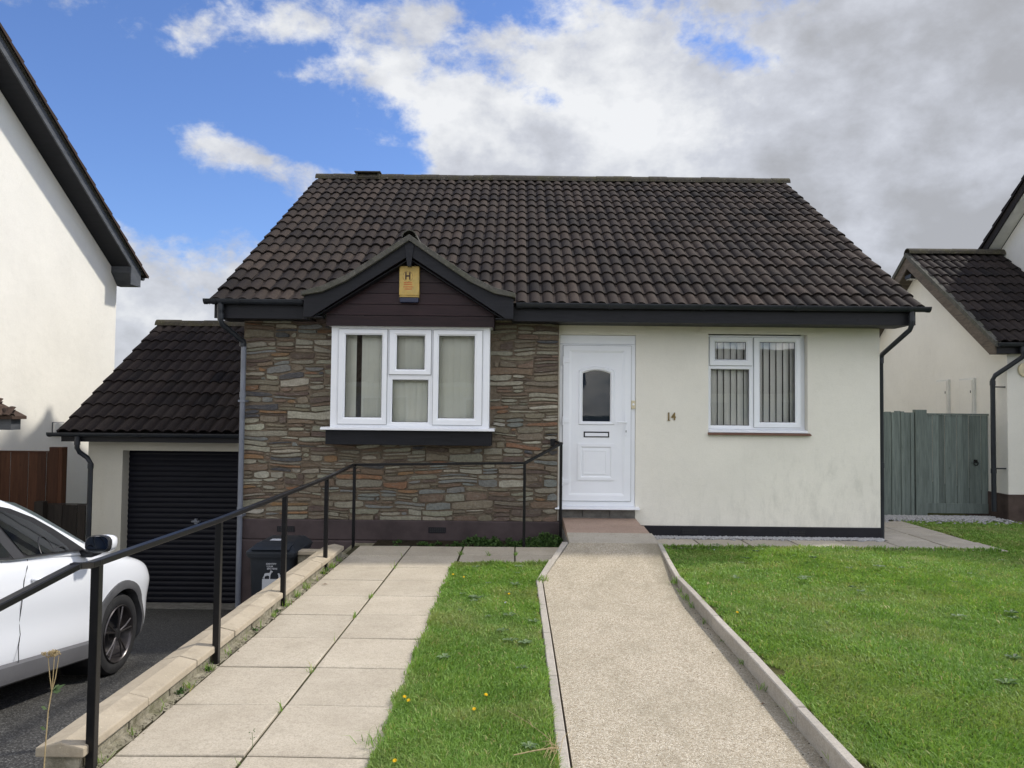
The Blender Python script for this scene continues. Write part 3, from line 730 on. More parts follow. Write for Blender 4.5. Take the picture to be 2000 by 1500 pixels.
# bay window
g = MB()
g.ring((-2.327, -.347, 1.387, 2.642), (-2.235, -.437, 1.43, 2.612), 9.585, 9.66, 9.59)
g.box(-1.635, -1.592, 9.592, 9.66, 1.431, 2.611); g.box(-1.085, -1.045, 9.592, 9.66, 1.431, 2.611); g.box(-1.591, -1.086, 9.594, 9.66, 2.02, 2.055)
g.box(-2.327, -2.30, 9.661, 9.9, 1.387, 2.642); g.box(-.374, -.347, 9.661, 9.9, 1.387, 2.642)
g.box(-2.36, -.315, 9.545, 9.9, 2.6425, 2.6445)
W = g.build('bay_window', 'upvc', H, bevel=.003)
sash(W, (-2.232, -1.628, 1.425, 2.608), (-2.150, -1.694, 1.508, 2.540), 9.59); pane(W, (-2.150, -1.694, 1.508, 2.540), 9.60)
sash(W, (-1.598, -1.080, 2.05, 2.608), (-1.510, -1.161, 2.114, 2.538), 9.59); pane(W, (-1.510, -1.161, 2.114, 2.538), 9.60)
g = MB(); g.ring((-1.591, -1.086, 1.415, 2.02), (-1.560, -1.112, 1.455, 1.983), 9.596, 9.64, 9.604); g.build('fixed_light', 'upvc', W); pane(W, (-1.560, -1.112, 1.455, 1.983), 9.615)
sash(W, (-1.050, -.44, 1.425, 2.608), (-.982, -.536, 1.508, 2.540), 9.59); pane(W, (-.982, -.536, 1.508, 2.540), 9.60)
g = MB(); g.prism([(9.50, 1.352), (9.50, 1.378), (9.56, 1.387), (9.9, 1.387), (9.9, 1.352)], -2.43, -.275, 'x'); g.build('sill', 'upvc', W, bevel=.004)
g = MB(); g.box(-2.385, -.312, 9.60, 9.9, 1.168, 1.3515); g.build('window_base', 'fascia', H, bevel=.004)
# flat window on the render
g = MB()
g.ring((2.500, 3.735, 1.402, 2.632), (2.535, 3.70, 1.437, 2.60), 10.075, 10.125, 10.08)
g.box(3.065, 3.115, 10.08, 10.12, 1.438, 2.599); g.box(2.536, 3.064, 10.08, 10.12, 2.20, 2.245)
g.box(3.735, 3.783, 10.10, 10.125, 1.36, 2.65)
W = g.build('window', 'upvc', H, bevel=.003)
sash(W, (2.522, 3.080, 2.235, 2.606), (2.600, 3.005, 2.314, 2.545), 10.08); pane(W, (2.600, 3.005, 2.314, 2.545), 10.09)
g = MB(); g.ring((2.52, 3.075, 1.425, 2.215), (2.546, 3.048, 1.449, 2.186), 10.078, 10.115, 10.088); g.build('fixed_light', 'upvc', W); pane(W, (2.546, 3.048, 1.449, 2.186), 10.10)
sash(W, (3.108, 3.715, 1.428, 2.606), (3.188, 3.650, 1.495, 2.547), 10.08); pane(W, (3.188, 3.650, 1.495, 2.547), 10.09)
g = MB(); g.prism([(9.985, 1.358), (9.985, 1.382), (10.07, 1.40), (10.125, 1.40), (10.125, 1.358)], 2.494, 3.782, 'x'); g.build('sill', 'upvc', W, bevel=.003)
g = MB(); g.prism([(9.945, 1.325), (9.945, 1.342), (10.0, 1.356), (10.12, 1.356), (10.12, 1.325)], 2.485, 3.815, 'x'); g.build('tile_sill', 'tilesill', W, bevel=.003)

# front door
g = MB(); g.ring((.558, 1.543, .386, 2.492), (.615, 1.472, .455, 2.455), 10.015, 10.10, 10.02); g.box(.558, 1.543, 10.022, 10.10, 2.494, 2.608)
g.build('door_frame', 'upvc', H, bevel=.003)
g = MB(); yD = 9.995
g.ring((.600, 1.484, .455, 2.470), (.712, 1.372, .555, 2.382), yD, yD + .05, yD + .010)
def arch(x0, x1, z0, zs, rise, n=12): return [(x0, z0), (x1, z0)] + [(x1 - (x1 - x0) * i / n, zs + rise * math.sin(PI * i / n) ** .9) for i in range(n + 1)]
outer, inner = arch(.803, 1.270, 1.440, 2.150, .052), arch(.856, 1.214, 1.484, 2.108, .040)
panel_y = yD + .012
# panel face with an arched hole: strips between outline and hole
def fillhole(mb, rect, hole, y):
    A = [mb.vv((x, y, z)) for x, z in hole]; n = len(hole)
    c = [(rect[0], rect[2]), (rect[1], rect[2]), (rect[1], rect[3]), (rect[0], rect[3])]; Cc = [mb.vv((x, y, z)) for x, z in c]
    mb.face([Cc[0], Cc[1], A[1], A[0]]); mb.face([Cc[1], Cc[2], A[2], A[1]]); mb.face([Cc[0], A[0], A[-1], Cc[3]])
    mid = (2 + n - 1) // 2
    for i in range(2, n - 1): mb.face([Cc[2] if i < mid else Cc[3], A[i + 1], A[i]])
    mb.face([Cc[2], Cc[3], A[mid]])
fillhole(g, (.712, 1.372, .555, 2.382), outer, panel_y)
lv = []
for pts, y in ((outer, panel_y), ([(x, z) for x, z in arch(.812, 1.261, 1.449, 2.143, .050)], panel_y - .016), ([(x, z) for x, z in arch(.84, 1.23, 1.470, 2.120, .043)], panel_y - .014), (inner, panel_y + .004), (inner, panel_y + .02)):
    lv.append([g.vv((x, y, z)) for x, z in pts])
for a, b in zip(lv, lv[1:]):
    for i in range(len(a)): j = (i + 1) % len(a); g.face([a[i], a[j], b[j], b[i]])
for o, i, y1_, y2_ in (((.797, 1.270, .722, 1.196), (.850, 1.215, .775, 1.140), panel_y - .013, panel_y + .001), ((.868, 1.172, .800, 1.112), (.884, 1.156, .816, 1.096), panel_y - .008, panel_y - .004)):
    g.ring(o, i, y1_, panel_y + .003, y2_)
g.box(.884, 1.156, panel_y - .004, panel_y, .816, 1.096)
D = g.build('door', 'upvc', H)
g = MB(); g.ring((.595, 1.489, .450, 2.475), (.6005, 1.4835, .4555, 2.4695), yD + .010, yD + .03, yD + .010); g.build('gap_seal', 'gap_seal', D)
g = MB(); A = [(x, z) for x, z in inner]; g.poly([(x, panel_y + .015, z) for x, z in A]); g.build('pane', 'glass_dark', D, fixn=False)
g = MB(); g.poly([(x, panel_y + .04, z) for x, z in A]); g.build('pane_backing', 'door_backing', D, fixn=False)  # dark blue sheet added behind the pane, its tone standing for reflected sky
g = MB(); g.ring((.872, 1.204, 1.277, 1.352), (.886, 1.190, 1.290, 1.339), panel_y - .006, panel_y, panel_y - .003); g.box(.886, 1.19, panel_y - .004, panel_y - .001, 1.29, 1.339)
lb = g.build('letterbox', 'gasket', D)
g = MB(); g.box(.889, 1.187, panel_y - .010, panel_y - .005, 1.291, 1.334); g.build('flap', 'upvc', lb, bevel=.003)
g = MB(); g.box(1.406, 1.434, yD - .012, yD, 1.30, 1.56); g.tube([(1.42, yD - .012, 1.475), (1.42, yD - .05, 1.475), (1.41, yD - .055, 1.475), (1.30, yD - .05, 1.478)], .009, 8)
hd = g.build('handle', 'upvc', D, smooth='auto', bevel=.002)
g = MB(); g.box(1.4155, 1.4245, yD - .0135, yD - .0125, 1.345, 1.372); g.build('keyhole', 'gasket', hd)
for z in (2.27, 1.488, .70):
    g = MB(); g.tube([(.600, yD - .012, z - .055), (.600, yD - .012, z + .055)], .010, 8); g.box(.60, .685, yD - .012, yD, z - .026, z + .026); g.build('hinge', 'upvc', D, bevel=.002)
g = MB(); g.prism([(9.86, .358), (9.86, .372), (9.985, .386), (10.09, .386), (10.09, .358)], .50, 1.59, 'x'); g.build('threshold', 'upvc', H, bevel=.003)
g = MB(); x = .565
for w in (.30, .35, .33):
    g.box(x, min(x + w - .006, 1.543), 9.99, 10.1, .255, .356, 0); x += w
g.box(.565, 1.543, 9.985, 10.1, .14, .250, 0); g.box(.565, 1.543, 9.994, 10.1, .2505, .2545, 0)
g.build('threshold_block', 'block', H, bevel=.004)

# rooms behind the glass
g = MB()
for (x0, x1, y0, y1, z0, z1) in ((-2.29, -.384, 9.668, 12.2, 1.40, 2.63), (2.3, 3.9, 10.135, 12.5, 1.0, 2.7), (.6, 1.5, 10.11, 12.5, .4, 2.5)):
    g.poly([(x0, y1, z0), (x1, y1, z0), (x1, y1, z1), (x0, y1, z1)]); g.poly([(x0, y0, z0), (x1, y0, z0), (x1, y1, z0), (x0, y1, z0)]); g.poly([(x0, y0, z1), (x1, y0, z1), (x1, y1, z1), (x0, y1, z1)])
    for x in (x0, x1): g.poly([(x, y0, z0), (x, y1, z0), (x, y1, z1), (x, y0, z1)])
g.build('room', 'room', H, fixn=False)
def blinds(x0, x1, z0, z1, y, pitch, ang, label, mat, gaps=()):
    t_ = thing('vertical_blind', ((x0 + x1) / 2, y, z0), label, 'blind'); mb = MB(); x = x0; k = 0; w = .089 / 2
    rr = random.Random(int(x0 * 10)); n = int((x1 - x0) / pitch)
    for i in range(n):
        x = x0 + (i + .5) * pitch; a = ang + rr.uniform(-.08, .08)
        if any(abs(x - gx) < gw for gx, gw in gaps): continue
        dx, dy = math.cos(a) * w, math.sin(a) * w; m = 5; P = []
        for q in range(m + 1):
            s_ = -1 + 2 * q / m; bow = .006 * (1 - s_ * s_)
            P.append((x + dx * s_ + bow * math.sin(a), y + dy * s_ - bow * math.cos(a)))
        for p, q in zip(P, P[1:]): mb.poly([(p[0], p[1], z0), (q[0], q[1], z0), (q[0], q[1], z1), (p[0], p[1], z1)])
    mb.build('slats', mat, t_, fixn=False)
    mb = MB(); mb.box(x0 - .01, x1 + .01, y - .02, y + .02, z1 + .001, z1 + .03); mb.build('headrail', 'upvc', t_)
blinds(-2.28, -.39, 1.42, 2.59, 9.735, .078, .10, 'closed pale green vertical blind behind the white bay window', 'blind', [(-2.035, .040)])
blinds(2.40, 3.86, 1.40, 2.62, 10.20, .0868, .36, 'half open vertical blind behind the two-light window on the cream render', 'blind2')

# things fixed to the front
A = thing('alarm_box', (-1.345, 9.49, 2.95), 'faded yellow alarm box with a blue base on the dark gable boards', 'alarm box')
g = MB(); g.prism([(-1.470, 3.02), (-1.222, 3.02), (-1.222, 3.385), (-1.470, 3.385)], 9.43, 9.493, 'y'); g.prism([(-1.470, 2.998), (-1.222, 2.998), (-1.222, 3.0195), (-1.46, 3.0195)], 9.432, 9.493, 'y')
g.build('case', 'alarm', A, bevel=.012)
g = MB(); g.prism([(-1.460, 2.932), (-1.232, 2.932), (-1.228, 2.9975), (-1.464, 2.9975)], 9.438, 9.492, 'y'); g.build('lens', 'alarm_blue', A, bevel=.01)
mb = textmesh('H', .125, (-1.363, 9.4285, 3.255), font_scale=(.8, 1), ext=.001, off=.004); mb.build('emblem', 'dark_ink', A)
g = MB()
for r0 in (.062,):
    n = 28
    for i in range(n):
        if i % 7 == 6: continue
        a0, a1 = 2 * PI * i / n, 2 * PI * (i + 1) / n; c = (-1.363, 3.255)
        g.poly([(c[0] + r * math.cos(a) * .95, 9.4282, c[1] + r * math.sin(a)) for r, a in ((r0, a0), (r0, a1), (r0 + .004, a1), (r0 + .004, a0))])
g.build('emblem', 'tilesill', A, fixn=False)
g = MB(); rr = random.Random(2)
for z, x0, x1 in ((3.178, -1.41, -1.315), (3.155, -1.41, -1.31), (3.125, -1.415, -1.30), (3.098, -1.40, -1.31)):
    x = x0
    while x < x1: w = rr.uniform(.004, .010); g.box(x, x + w, 9.4275, 9.4295, z - .006, z + .006); x += w + .004
g.build('faded_print', 'red_ink', A)
N_ = thing('house_number', (2.01, 10, 1.5), 'brass house number 14 on the cream render beside the front door', 'house number')
for ch, x in (('1', 1.975), ('4', 2.038)):
    mb = textmesh(ch, .135, (x, 9.992, 1.555), ext=.006, off=.0035, font_scale=(.85, 1)); mb.build('digit', 'brass', N_)
g = MB(); g.box(1.96, 1.992, 9.986, 9.998, 1.503, 1.512); g.build('digit_serif', 'brass', N_)
B = thing('doorbell', (1.52, 10.0, 1.71), 'small cream doorbell push on the right of the white door frame', 'doorbell')
g = MB(); g.box(1.487, 1.540, 9.985, 10.013, 1.655, 1.760); g.build('case', 'cream_pl', B, bevel=.004)
g = MB(); g.lathe([(-.004, .001), (-.004, .014), (0, .016)], (1.514, 9.984, 1.708), 'y', 16); g.build('button', 'upvc', B, smooth=True)
L = thing('cable_box', (.53, 9.85, 1.2), 'small black box on the stone beside the top end of the handrail', 'box')
p0 = at(1078, 864, Y=9.84)
g = MB(); g.box(p0.x - .02, p0.x + .045, 9.82, 9.87, p0.z - .05, p0.z + .045); g.build('cover', 'blackmetal', L, bevel=.006)

# ------------------------------------------------------------------ garage of the bungalow
G = thing('garage', (-4.9, 11.3, -1.32), 'lower garage with a dark tiled roof and black roller door left of the stone wall', 'garage')
gs = Vector((0, 2.97, 1.87)).normalized()
tiled('roof', (-6.53, 10.93, 1.235), (1, 0, 0), gs, 2.99, 3.50, 'tile_g', G, gauge=.345, seed=21)
g = MB(); g.poly([(-6.53, 13.9, 3.09), (-3.54, 13.9, 3.09), (-3.54, 16.9, 1.23), (-6.53, 16.9, 1.23)]); g.build('roof', 'tile_g', G)
ridge_run('ridge_tiles', (-6.53, 13.88, 3.10), (-3.52, 13.88, 3.10), .115, 'ridge', G, .42, 6)
g = MB(); wall_openings(g, -6.28, -3.56, -1.4, 1.24, 11.3, [(-5.775, -3.62, -1.4, .972)], .22)
g.poly([(-6.28, 11.3, -1.4), (-6.28, 16.6, -1.4), (-6.28, 16.6, 1.24), (-6.28, 11.3, 1.24)]); g.poly([(-6.28, 11.3, 1.24), (-6.28, 16.6, 1.24), (-6.28, 13.9, 2.95)]); g.poly([(-6.28, 16.6, -1.4), (-3.56, 16.6, -1.4), (-3.56, 16.6, 1.24), (-6.28, 16.6, 1.24)])
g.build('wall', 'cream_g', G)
def roller():
    mb = MB(); z = -1.28; p = .077
    while z < .972:
        t = random.random() * .2 + .4
        prof_ = [(z, .0), (z + .012, -.004), (z + .03, -.012), (z + .05, -.012), (z + .066, -.004), (z + p, 0)]
        for (a, ya), (b, yb) in zip(prof_, prof_[1:]): mb.poly([(-5.78, 11.5 + ya, a), (-3.6, 11.5 + ya, a), (-3.6, 11.5 + yb, b), (-5.78, 11.5 + yb, b)], 0, t)
        z += p
    s = NT('roller_door_paint'); M['roller'] = s.bsdf(s.ramp(s.noise(3, 5, .7, s.pos((.6, 1, 7))), [(.3, C(.003, .0035, .007)), (.75, C(.009, .010, .017))]), .5, .2)
    o = mb.build('roller_door', 'roller', G); q = at(384, 1018, Y=11.48)
    mb = MB(); mb.box(q.x - .06, q.x + .06, 11.43, 11.49, q.z - .012, q.z + .012); mb.box(q.x - .02, q.x + .02, 11.44, 11.49, q.z - .04, q.z + .04); mb.build('handle', 'pipe_l', o, bevel=.004)
roller()
g = MB(); g.box(-5.77, -3.6, 11.2, 11.6, -1.40, -1.285); g.build('threshold', 'block', G)
fascia(G, -6.48, -3.56, 10.97, 1.235, 1.108, 11.32)
gutter(G, -6.63, -3.58, 10.90, 1.235, joints=(-6.2, -5.35, -4.55, -3.9))
downpipe(G, [(-6.22, 10.90, 1.20), (-6.22, 10.90, 1.02), (-6.20, 10.93, .96), (-6.10, 11.2, .82), (-6.30, 11.24, .74), (-6.315, 11.24, .66), (-6.315, 11.24, -1.3)][:3] + [(-6.12, 10.99, .88), (-6.075, 11.0, .80), (-6.075, 11.0, -1.3)], collars=[((-6.22, 10.9, 1.1), (0, 0, 1)), ((-6.075, 11.0, .76), (0, 0, 1))])

# ------------------------------------------------------------------ neighbours
def gable_house(name, label, cat, X0, X1, Ye0, Ye1, ridge_y, ze, zr, mat_wall, mat_roof, near, zb, verge_x, barge, soff, rolls=.163, gut=True, plinth=None, tri=None, bw=.2):
    pass
# left: tall white side wall with steep verge
NL = thing('neighbour_house', (-11, 10.6, -1.3), 'tall white rendered house at the left edge with a steep dark verge', 'house')
zx = lambda y: 7.076 - (y - 11.017) * .6215      # verge top line on X = -7.6
yr = 8.6; zrg = zx(yr); ye = 15.62; ze = zx(ye)
g = MB(); wx = -8.0
yb_ = 15.23; off = .33
def wz(y): return zx(y) - .16
g.poly([(wx, 2 * yr - yb_, -1.4), (wx, yb_, -1.4), (wx, yb_, wz(yb_)), (wx, yr, wz(yr)), (wx, 2 * yr - yb_, wz(yb_))])
g.poly([(wx, yb_, -1.4), (-17, yb_, -1.4), (-17, yb_, wz(yb_)), (wx, yb_, wz(yb_))]); g.poly([(wx, 2 * yr - yb_, -1.4), (-17, 2 * yr - yb_, -1.4), (-17, 2 * yr - yb_, wz(yb_)), (wx, 2 * yr - yb_, wz(yb_))])
g.build('wall', 'white_w', NL)
g = MB(); g.prism([(yr, zx(yr) - .25), (ye - .22, zx(ye - .22) - .25), (ye - .22, zx(ye) - .2), (ye - .35, zx(ye) - .2), (ye - .35, zx(ye) - .2)][:4] , -7.62, -7.6, 'x', 0, .8)
g = MB()
# barge board (outer), soffit below it, boxed eave end
def slab_line(mb, xa, xb, y0, y1, dt, db, m=0, t=.5):
    mb.prism([(y0, zx(y0) + dt), (y1, zx(y1) + dt), (y1, zx(y1) + db), (y0, zx(y0) + db)], xa, xb, 'x', m, t)
slab_line(g, -7.625, -7.60, yr, 15.38, -.035, -.235, 0, .8)
g.prism([(15.0, zx(15.0) - .20), (15.38, zx(15.38) - .05), (15.38, 4.02), (15.0, 4.02)], -7.624, -7.6005, 'x', 0, .8)
g.prism([(15.0, zx(15.0) - .20), (15.38, zx(15.38) - .05), (15.38, 4.02), (15.24, 4.02), (15.0, 4.25)], -7.998, -7.626, 'x', 0, .2)
g.build('barge_board', 'fascia_grey', NL)
g = MB(); slab_line(g, -7.998, -7.626, yr, 15.36, -.20, -.23, 0, .3); g.build('soffit', 'fascia', NL)
g = MB(); slab_line(g, -7.66, -7.57, yr, 15.45, -.005, -.045); g.build('verge', 'verge', NL)
tiled('roof', (-7.53, ye - .05, ze + .03), (-1, 0, 0), Vector((0, -1, .6215)), 3.2, 7.6, 'tile_red', NL, seed=31, gauge=.34)
g = MB(); g.poly([(-10.6, ye, ze), (-17, ye, ze), (-17, yr, zrg), (-10.6, yr, zrg)]); g.poly([(-7.55, yr, zrg), (-17, yr, zrg), (-17, 2 * yr - ye, ze), (-7.55, 2 * yr - ye, ze)]); g.build('roof', 'tile_red', NL)
q = at(283, 547, Y=15.66); gutter(NL, -12, q.x + .02, 15.56, q.z + .03, joints=())

# low tiled porch at the far left
PO = thing('porch', (-7.4, 10.9, -1.3), 'low tiled lean-to with grey fascia by the white wall at the left edge', 'porch')
g = MB(); g.box(-7.998, -6.72, 10.22, 10.24, 1.287, 1.44, 0, .7); g.box(-6.74, -6.72, 10.241, 10.42, 1.287, 1.44, 0, .7); g.box(-7.998, -6.741, 10.241, 10.42, 1.287, 1.30, 0, .2); g.build('fascia', 'fascia_grey', PO)
g = MB(); Vn = [(-6.66, 10.15, 1.47), (-8.0, 10.15, 1.47), (-8.0, 10.45, 1.80), (-7.25, 10.40, 1.78), (-6.66, 10.45, 1.47), (-8.0, 10.46, 1.8)]
g.poly([Vn[0], Vn[1], Vn[2], Vn[3]]); g.poly([Vn[0], Vn[3], Vn[4]]); g.poly([(a, b, c - .04) for a, b, c in (Vn[0], Vn[1])] + [Vn[1], Vn[0]]); g.poly([(a, b, c - .04) for a, b, c in (Vn[0], Vn[4])] + [Vn[4], Vn[0]])
g.build('roof', 'tile_red', PO)
tiled('roof', (-8.0, 10.14, 1.452), (1, 0, 0), Vector((0, .3, .33)), 1.32, .30, 'tile_red', PO, gauge=.14, pitch=.12, seed=8, hroll=.02, skirt=False, cut=lambda q: q.z - 1.47 > (-6.66 - q.x) * .52 + .02)
ridge_run('ridge_tiles', (-6.67, 10.16, 1.48), (-7.25, 10.42, 1.79), .04, 'tile_red', PO, .2, 2)
WB = thing('wall_box', (-7.97, 12.6, .9), 'small outlined box on the white side wall behind the garage gutter', 'box')
q = at(113, 838, X=-7.96); g = MB()
g.box(-7.998, -7.96, q.y - .1, q.y + .22, q.z - .09, q.z + .11); g.build('cover', 'white_w', WB, bevel=.01)
g = MB(); g.prism([(q.y - .11, q.z - .10), (q.y + .23, q.z - .10), (q.y + .23, q.z + .12), (q.y - .11, q.z + .12)], -7.999, -7.985, 'x'); g.build('rim', 'fascia_grey', WB)

# right: lower garage with gable, and taller house behind it
NR = thing('neighbour_garage', (8.6, 14.5, 0), 'cream rendered garage with a brown tiled roof beyond the green gate', 'garage')
gr2 = Vector((0, 2.72, 1.93)).normalized()
tiled('roof', (7.40, 11.80, 2.735), (1, 0, 0), gr2, 6.0, 3.33, 'tile_r', NR, seed=41, skirt=False)
g = MB(); g.poly([(7.40, 14.52, 4.66), (13.4, 14.52, 4.66), (13.4, 17.3, 2.7), (7.40, 17.3, 2.7)]); g.build('roof', 'tile_r', NR)
ridge_run('ridge_tiles', (7.38, 14.5, 4.685), (13.4, 14.5, 4.685), .115, 'ridge', NR, .42, 8)
g = MB()
g.poly([(7.665, 12.0, .39), (13.4, 12.0, .39), (13.4, 12.0, 2.75), (7.665, 12.0, 2.75)], 1)  # front wall in the darker render, its shade put into the colour
g.poly([(7.665, 12.0, .39), (7.665, 17.0, .39), (7.665, 17.0, 2.80), (7.665, 14.52, 4.55), (7.665, 12.0, 2.78)]); g.poly([(7.665, 17, .39), (13.4, 17, .39), (13.4, 17, 2.8), (7.665, 17, 2.8)])
g.build('wall', ['white_w', 'white_r'], NR)
g = MB(); g.box(7.645, 13.4, 11.975, 12.4, -.1, .393); g.box(7.645, 7.7, 12.401, 17, -.1, .393); g.build('plinth', simple('brown_base', C(.075, .055, .048), .85, .2, .3, 6, .4), NR, bevel=.01)
g = MB()   # verge mortar, barge boards
def rline(y): return 2.735 + (y - 11.80) * .7096
g.prism([(11.80, rline(11.8) + .03), (14.52, rline(14.52) + .03), (14.52, rline(14.52) - .05), (11.80, rline(11.8) - .05)], 7.36, 7.45, 'x')
g.prism([(17.24, rline(11.8) + .03), (14.52, rline(14.52) + .03), (14.52, rline(14.52) - .05), (17.24, rline(11.8) - .05)], 7.36, 7.45, 'x'); g.build('verge', 'verge', NR)
g = MB()
for f_ in (lambda y: y, lambda y: 29.04 - y):
    g.prism([(f_(11.86), rline(11.86) - .052), (f_(14.52), rline(14.52) - .052), (f_(14.52), rline(14.52) - .27), (f_(12.0), 2.575), (f_(11.86), 2.575)], 7.39, 7.415, 'x', 0, .6)
    g.prism([(f_(11.9), rline(11.9) - .20), (f_(14.5), rline(14.5) - .20), (f_(14.5), rline(14.5) - .22), (f_(11.9), rline(11.9) - .22)], 7.416, 7.664, 'x', 0, .2)
g.box(7.416, 7.664, 11.87, 12.05, 2.575, 2.6, 0, .2)
g.build('barge_board', 'barge_brown', NR)
fascia(NR, 7.416, 13.4, 11.88, 2.74, 2.575, 12.02)
gutter(NR, 7.40, 13.3, 11.80, 2.735, joints=(7.9,))
a0 = at(1998, 683, Y=11.80); a1 = at(1998, 697, Y=11.82); b0 = at(1946, 733, Y=12.02); b1 = at(1941, 742, Y=12.04); c0 = at(1943, 985, Y=12.05)
downpipe(NR, [(a0.x, 11.80, 2.72), (a0.x, 11.80, a1.z), (b0.x, 12.05, b0.z), (b1.x, 12.07, b1.z), (b1.x, 12.07, .12)], .036, collars=[((b1.x, 12.07, b1.z - .05), (0, 0, 1)), ((b1.x, 12.07, .75), (0, 0, 1)), ((a0.x, 11.8, 2.64), (0, 0, 1))], clips=[])
for zc_ in (b1.z - .12, .78):
    g = MB(); g.box(b1.x, 7.66, 12.04, 12.07, zc_, zc_ + .02); g.build('pipe_clip', 'pipe', NR)
TH = thing('neighbour_house', (11, 13, 0), 'tall white house at the right edge rising behind the brown tiled garage', 'house')
def tz(y): return 4.829 + (14.74 - y) * .751
g = MB(); yr2 = 12.9
g.poly([(9.2, 10.3, 0), (9.2, 15.6, 0), (9.2, 15.6, tz(15.6) - .2), (9.2, yr2, tz(yr2) - .2), (9.2, 10.3, tz(15.5) - .2)]); g.poly([(9.2, 15.6, 0), (15, 15.6, 0), (15, 15.6, tz(15.6) - .2), (9.2, 15.6, tz(15.6) - .2)])
g.poly([(9.2, 10.3, 0), (15, 10.3, 0), (15, 10.3, tz(15.5) - .2), (9.2, 10.3, tz(15.5) - .2)]); g.build('wall', 'white_r', TH)
tiled('roof', (8.9, 16.0, tz(16.0) + .01), (1, 0, 0), Vector((0, -1, .751)), 5, 3.87, 'tile_r', TH, seed=51)
g = MB(); g.poly([(8.9, yr2, tz(yr2)), (15, yr2, tz(yr2)), (15, 9.9, tz(15.9)), (8.9, 9.9, tz(15.9))]); g.build('roof', 'tile_r', TH)
g = MB(); g.prism([(15.9, tz(15.9) - .03), (yr2, tz(yr2) - .03), (yr2, tz(yr2) - .20), (15.9, tz(15.9) - .20)], 8.93, 8.955, 'x', 0, .2); g.build('barge_board', 'fence_dark', TH)
g = MB(); g.prism([(15.9, tz(15.9) - .16), (yr2, tz(yr2) - .16), (yr2, tz(yr2) - .18), (15.9, tz(15.9) - .18)], 8.956, 9.198, 'x'); g.build('soffit', 'upvc_d', TH)

# fittings on the neighbour's garage
FL = thing('floodlight', (7.6, 14.3, 4.0), 'black floodlight under the gable peak of the right-hand garage', 'lamp')
q = at(1783, 541, X=7.52)
g = MB(); g.prism([(q.y - .14, q.z + .04), (q.y + .14, q.z + .04), (q.y + .10, q.z - .04), (q.y - .10, q.z - .04)], 7.42, 7.62, 'x'); g.build('housing', 'blackmetal', FL, bevel=.01)
g = MB(); g.box(7.44, 7.60, q.y - .09, q.y + .09, q.z - .052, q.z - .041); g.build('lamp_glass', 'led', FL); g = MB(); g.box(7.60, 7.665, q.y - .03, q.y + .03, q.z, q.z + .05); g.build('bracket', 'blackmetal', FL)
for (pa, pb, lb_) in (((1829, 743), (1852, 741), 'white meter box on the cream gable wall, farther from its front corner'), ((1874, 741), (1902, 738), 'white meter box on the cream gable wall, nearer its front corner')):
    a = at(*pa, X=7.63); b = at(*pb, X=7.63)
    mbx = thing('meter_box', (7.65, (a.y + b.y) / 2, 1.5), lb_, 'meter box', 'meter boxes on the gable wall')
    g = MB(); g.box(7.62, 7.668, b.y, a.y, 1.45, b.z); g.build('frame', 'upvc_d', mbx, bevel=.006)
    g = MB(); g.box(7.608, 7.6195, b.y + .03, a.y - .03, 1.48, b.z - .03); g.build('door', 'white_w', mbx, bevel=.004)
    g = MB(); g.box(7.604, 7.6075, b.y + .05, b.y + .07, b.z - .25, b.z - .21); g.build('lock', 'gasket', mbx)
q = at(2004, 722, Y=11.97)
HP = thing('house_plaque', (q.x, 11.98, q.z), 'round cream plaque with dark numerals at the right edge', 'sign')
g = MB(); g.lathe([(-.012, .001), (-.012, .10), (-.009, .112), (0, .116), (.018, .116)], (q.x, 11.975, q.z), 'y', 40); g.build('plate', 'cream_pl', HP, smooth='auto')
mb = textmesh('14', .10, (q.x + .01, 11.961, q.z + .02), ext=.001, off=.002); mb.build('digits', 'dark_ink', HP)
g = MB(); rr = random.Random(12)
for i in range(7): g.tube([(q.x - .03 + .008 * i, 11.961, q.z - .05 + rr.uniform(-.01, .01)), (q.x - .02 + .009 * i, 11.961, q.z - .035 + rr.uniform(-.012, .01))], .005, 6)
g.build('painted_flower', 'brass', HP)

# ------------------------------------------------------------------ fences
def boards(mb, x0, x1, y, z0, z1, w=.1, th=.015, ov=.01, seed=1, jz=.008):
    rr = random.Random(seed); x = x0
    k = 0
    while x < x1 - .01:
        t = rr.random(); xe = min(x + w, x1); dy = (k % 2) * .008
        mb.box(x + .002, xe - .002, y - th - dy, y - dy - .0005, z0 + rr.uniform(-.006, .006), z1 + rr.uniform(-jz, jz), 0, t); x = xe; k += 1
FG = thing('fence', (6.28, 12.5, 0), 'sage green close-board fence panel between the two houses', 'fence')
g = MB()
rr = random.Random(77); x = 4.9; k = 0
while x < 6.46:
    w = .055 if k % 2 else .10; g.box(x, min(x + w - .004, 6.46), 12.49 - (.012 if k % 2 else 0), 12.515, -.02, 1.665 + rr.uniform(-.012, .012), 0, rr.random()); x += w; k += 1
g.box(4.9, 6.46, 12.516, 12.56, .3, .4); g.box(4.9, 6.46, 12.516, 12.56, 1.3, 1.4); g.build('panel', 'fence_green', FG, bevel=.002)
g = MB(); g.box(6.465, 6.65, 12.46, 12.56, -.05, 1.70); g.build('post', 'fence_green', FG, bevel=.006)
GT = thing('gate', (7.17, 12.5, 0), 'sage green boarded side gate with a black ring latch', 'gate')
g = MB(); boards(g, 6.66, 7.66, 12.515, .12, 1.615, .098, .016, seed=5, jz=.001); g.build('boards', 'fence_green', GT, bevel=.003)
for q_ in ((6.66, 7.66, 12.485, 12.505, .03, .19), (6.655, 7.665, 12.48, 12.52, 1.616, 1.645)):
    g = MB(); g.box(*q_); g.build('rail', 'fence_green', GT, bevel=.003)
